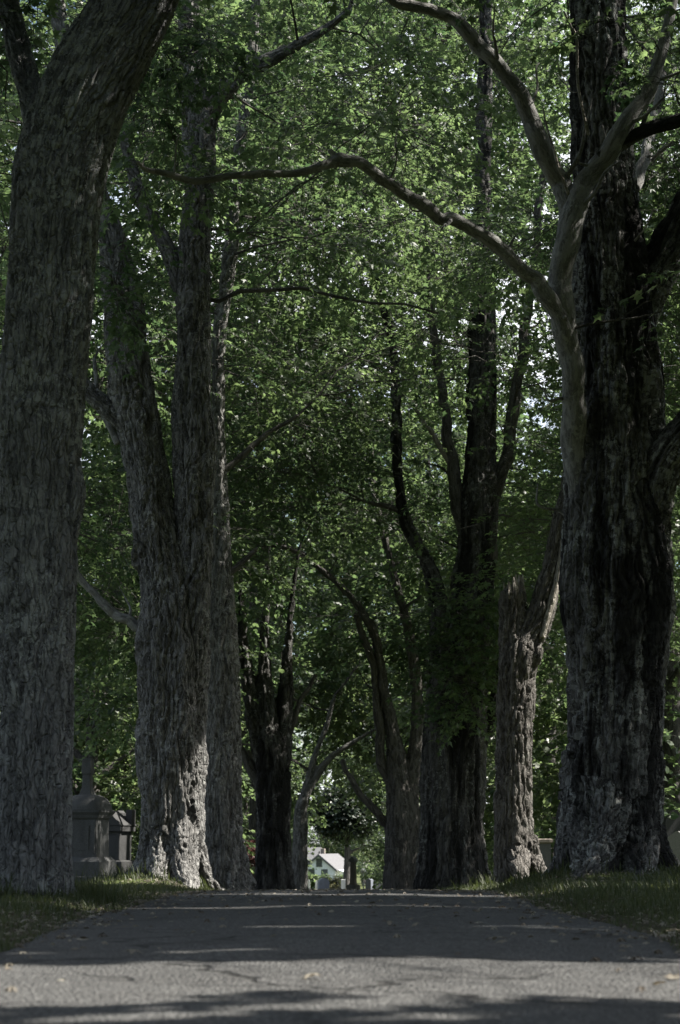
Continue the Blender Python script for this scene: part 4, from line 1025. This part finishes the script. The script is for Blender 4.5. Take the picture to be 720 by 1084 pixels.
def litter():
    n = 8500
    y = 5.5 + 25 * rng.random(n) ** 1.2; x = rng.normal(0, 1, n)
    side = rng.random(n) < .72
    x = np.where(side, np.sign(x) * (HALF + rng.normal(.05, .3, n) + np.abs(rng.normal(0, .35, n))), rng.uniform(-1.5, 1.5, n))
    k = side | (rng.random(n) < np.clip((y - 7) / 13, .0, 1)); x, y = x[k], y[k]
    # more under the twin-stemmed maple and the big right trunk
    xa = np.concatenate([x, rng.normal(-1.85, .35, 500), rng.normal(2.0, .5, 350)]); ya = np.concatenate([y, rng.normal(22.6, .7, 500), rng.normal(18.2, .9, 350)])
    hw = np.where(xa < 0, road_half(ya, -1), road_half(ya, 1))
    z = np.where(np.abs(xa) < hw, road_z(xa, ya) + .006, ground(xa, ya) + .012)
    a = rng.uniform(0, 6.283, len(xa)); m = len(xa)
    Y = np.stack([np.cos(a), np.sin(a), rng.normal(0, .18, m)], 1); N = np.array([0, 0, 1.]) + rng.normal(0, .22, (m, 3))
    v, f, t = leaves(np.stack([xa, ya, z], 1), Y, N, rng.uniform(.02, .055, m), rng.random(m) ** 1.6, TPL_DRY, FC_MAPLE)
    tag(link('leaf_litter', make_mesh('leaf_litter', v, f, [M['dry_leaf']], smooth=False, attrs={'tint': t})), kind='stuff')
litter()
TPL_FLAT = TPL_MAPLE * (1, 1, .7) + (0, -.3, .01)
def fallen(px, py, size, tint, label, group=None):
    d = (CAMZ) * FPX / (py - HY); x = at(px, 890, d)[0][0]
    v, f, t = leaves(np.zeros((1, 3)), np.array([[math.cos(px), math.sin(px), .05]]), np.array([[rng.normal(0, .15), rng.normal(0, .15), 1.]]), np.array([size]), np.array([tint]), TPL_FLAT, FC_MAPLE)
    o = link('fallen_leaf', make_mesh('fallen_leaf', v, f, [M['dry_leaf']], smooth=False, attrs={'tint': t}))
    o.location = (x, d, float(road_z(x, d)) + .012); tag(o, label, 'leaf', group)
fallen(331, 1042, .085, .55, 'largest pale fallen leaf lying on the sunlit asphalt of the lane')
fallen(522, 999, .10, .75, 'dry fallen leaf on the shaded right half of the lane'); fallen(90, 999, .09, .7, 'dry fallen leaf close to the left edge of the lane')
fallen(143, 1013, .08, .5, 'brown fallen leaf in the shade on the left half of the lane'); fallen(530, 1003, .06, .4, 'small brown fallen leaf just below the dry one on the right half of the lane')
fallen(68, 1045, .035, 1.0, 'tiny white speck of a leaf in the sunlit strip at the left')

# ------------------------------------------------------------------ light, sky, camera
w = bpy.data.worlds.new('World'); SC.world = w; w.use_nodes = True
nt = w.node_tree; nt.nodes.clear(); g = NT(nt)
sky = g.n('ShaderNodeTexSky', sky_type='NISHITA'); sky.sun_disc = False
sky.sun_elevation = R(SUN_EL); sky.sun_rotation = R(90); sky.dust_density = 1.5; sky.air_density = 1.0
bg = g.n('ShaderNodeBackground'); bg.inputs['Strength'].default_value = .06
wo = g.n('ShaderNodeOutputWorld'); tc = g.n('ShaderNodeTexCoord').outputs['Generated']
cl = g.noise(g.mapping(tc, (1, 1, 2.2)), 2.6, 6, .58)
cm_ = g.ramp(cl, [(.44, 0.0), (.56, 1.0)])
sx_ = g.n('ShaderNodeSeparateXYZ'); g.l(tc, sx_.inputs[0])
ahead = g.ramp(sx_.outputs[1], [(.3, .4), (.75, 1.0)])
g.l(g.mix(g.math('MULTIPLY', cm_, ahead), sky.outputs[0], (9.0, 9.3, 9.8)), bg.inputs[0]); g.l(bg.outputs[0], wo.inputs[0])
sd = bpy.data.lights.new('sun', 'SUN'); sd.energy = 5.0; sd.angle = R(.5); sd.color = (1, .95, .86)
so = bpy.data.objects.new('sun', sd); COL.objects.link(so); so.location = (30, 10, 40)
so.rotation_euler = (0, R(90 - SUN_EL), 0)
cd = bpy.data.cameras.new('camera'); co = bpy.data.objects.new('camera', cd); COL.objects.link(co)
co.location = tuple(CAM); co.rotation_euler = (R(90) + PITCH, 0, 0)
cd.sensor_fit = 'VERTICAL'; cd.sensor_height = 36; cd.lens = 36 * FPX / 1084; cd.clip_end = 6000; cd.clip_start = .1
cd.dof.use_dof = True; cd.dof.focus_distance = 23; cd.dof.aperture_fstop = 5.0
SC.camera = co
SC.render.engine = 'CYCLES'
SC.view_settings.view_transform = 'Standard'; SC.view_settings.look = 'None'; SC.view_settings.exposure = 1.8; SC.view_settings.gamma = 1
c = SC.cycles
c.use_denoising = True; c.max_bounces = 6; c.diffuse_bounces = 3; c.glossy_bounces = 2; c.transmission_bounces = 4; c.transparent_max_bounces = 4
c.sample_clamp_indirect = 4; c.use_adaptive_sampling = True; c.adaptive_threshold = .004
c.caustics_reflective = False; c.caustics_refractive = False
print('done', round(time.time() - T0, 1), 'leaves', NLEAF)
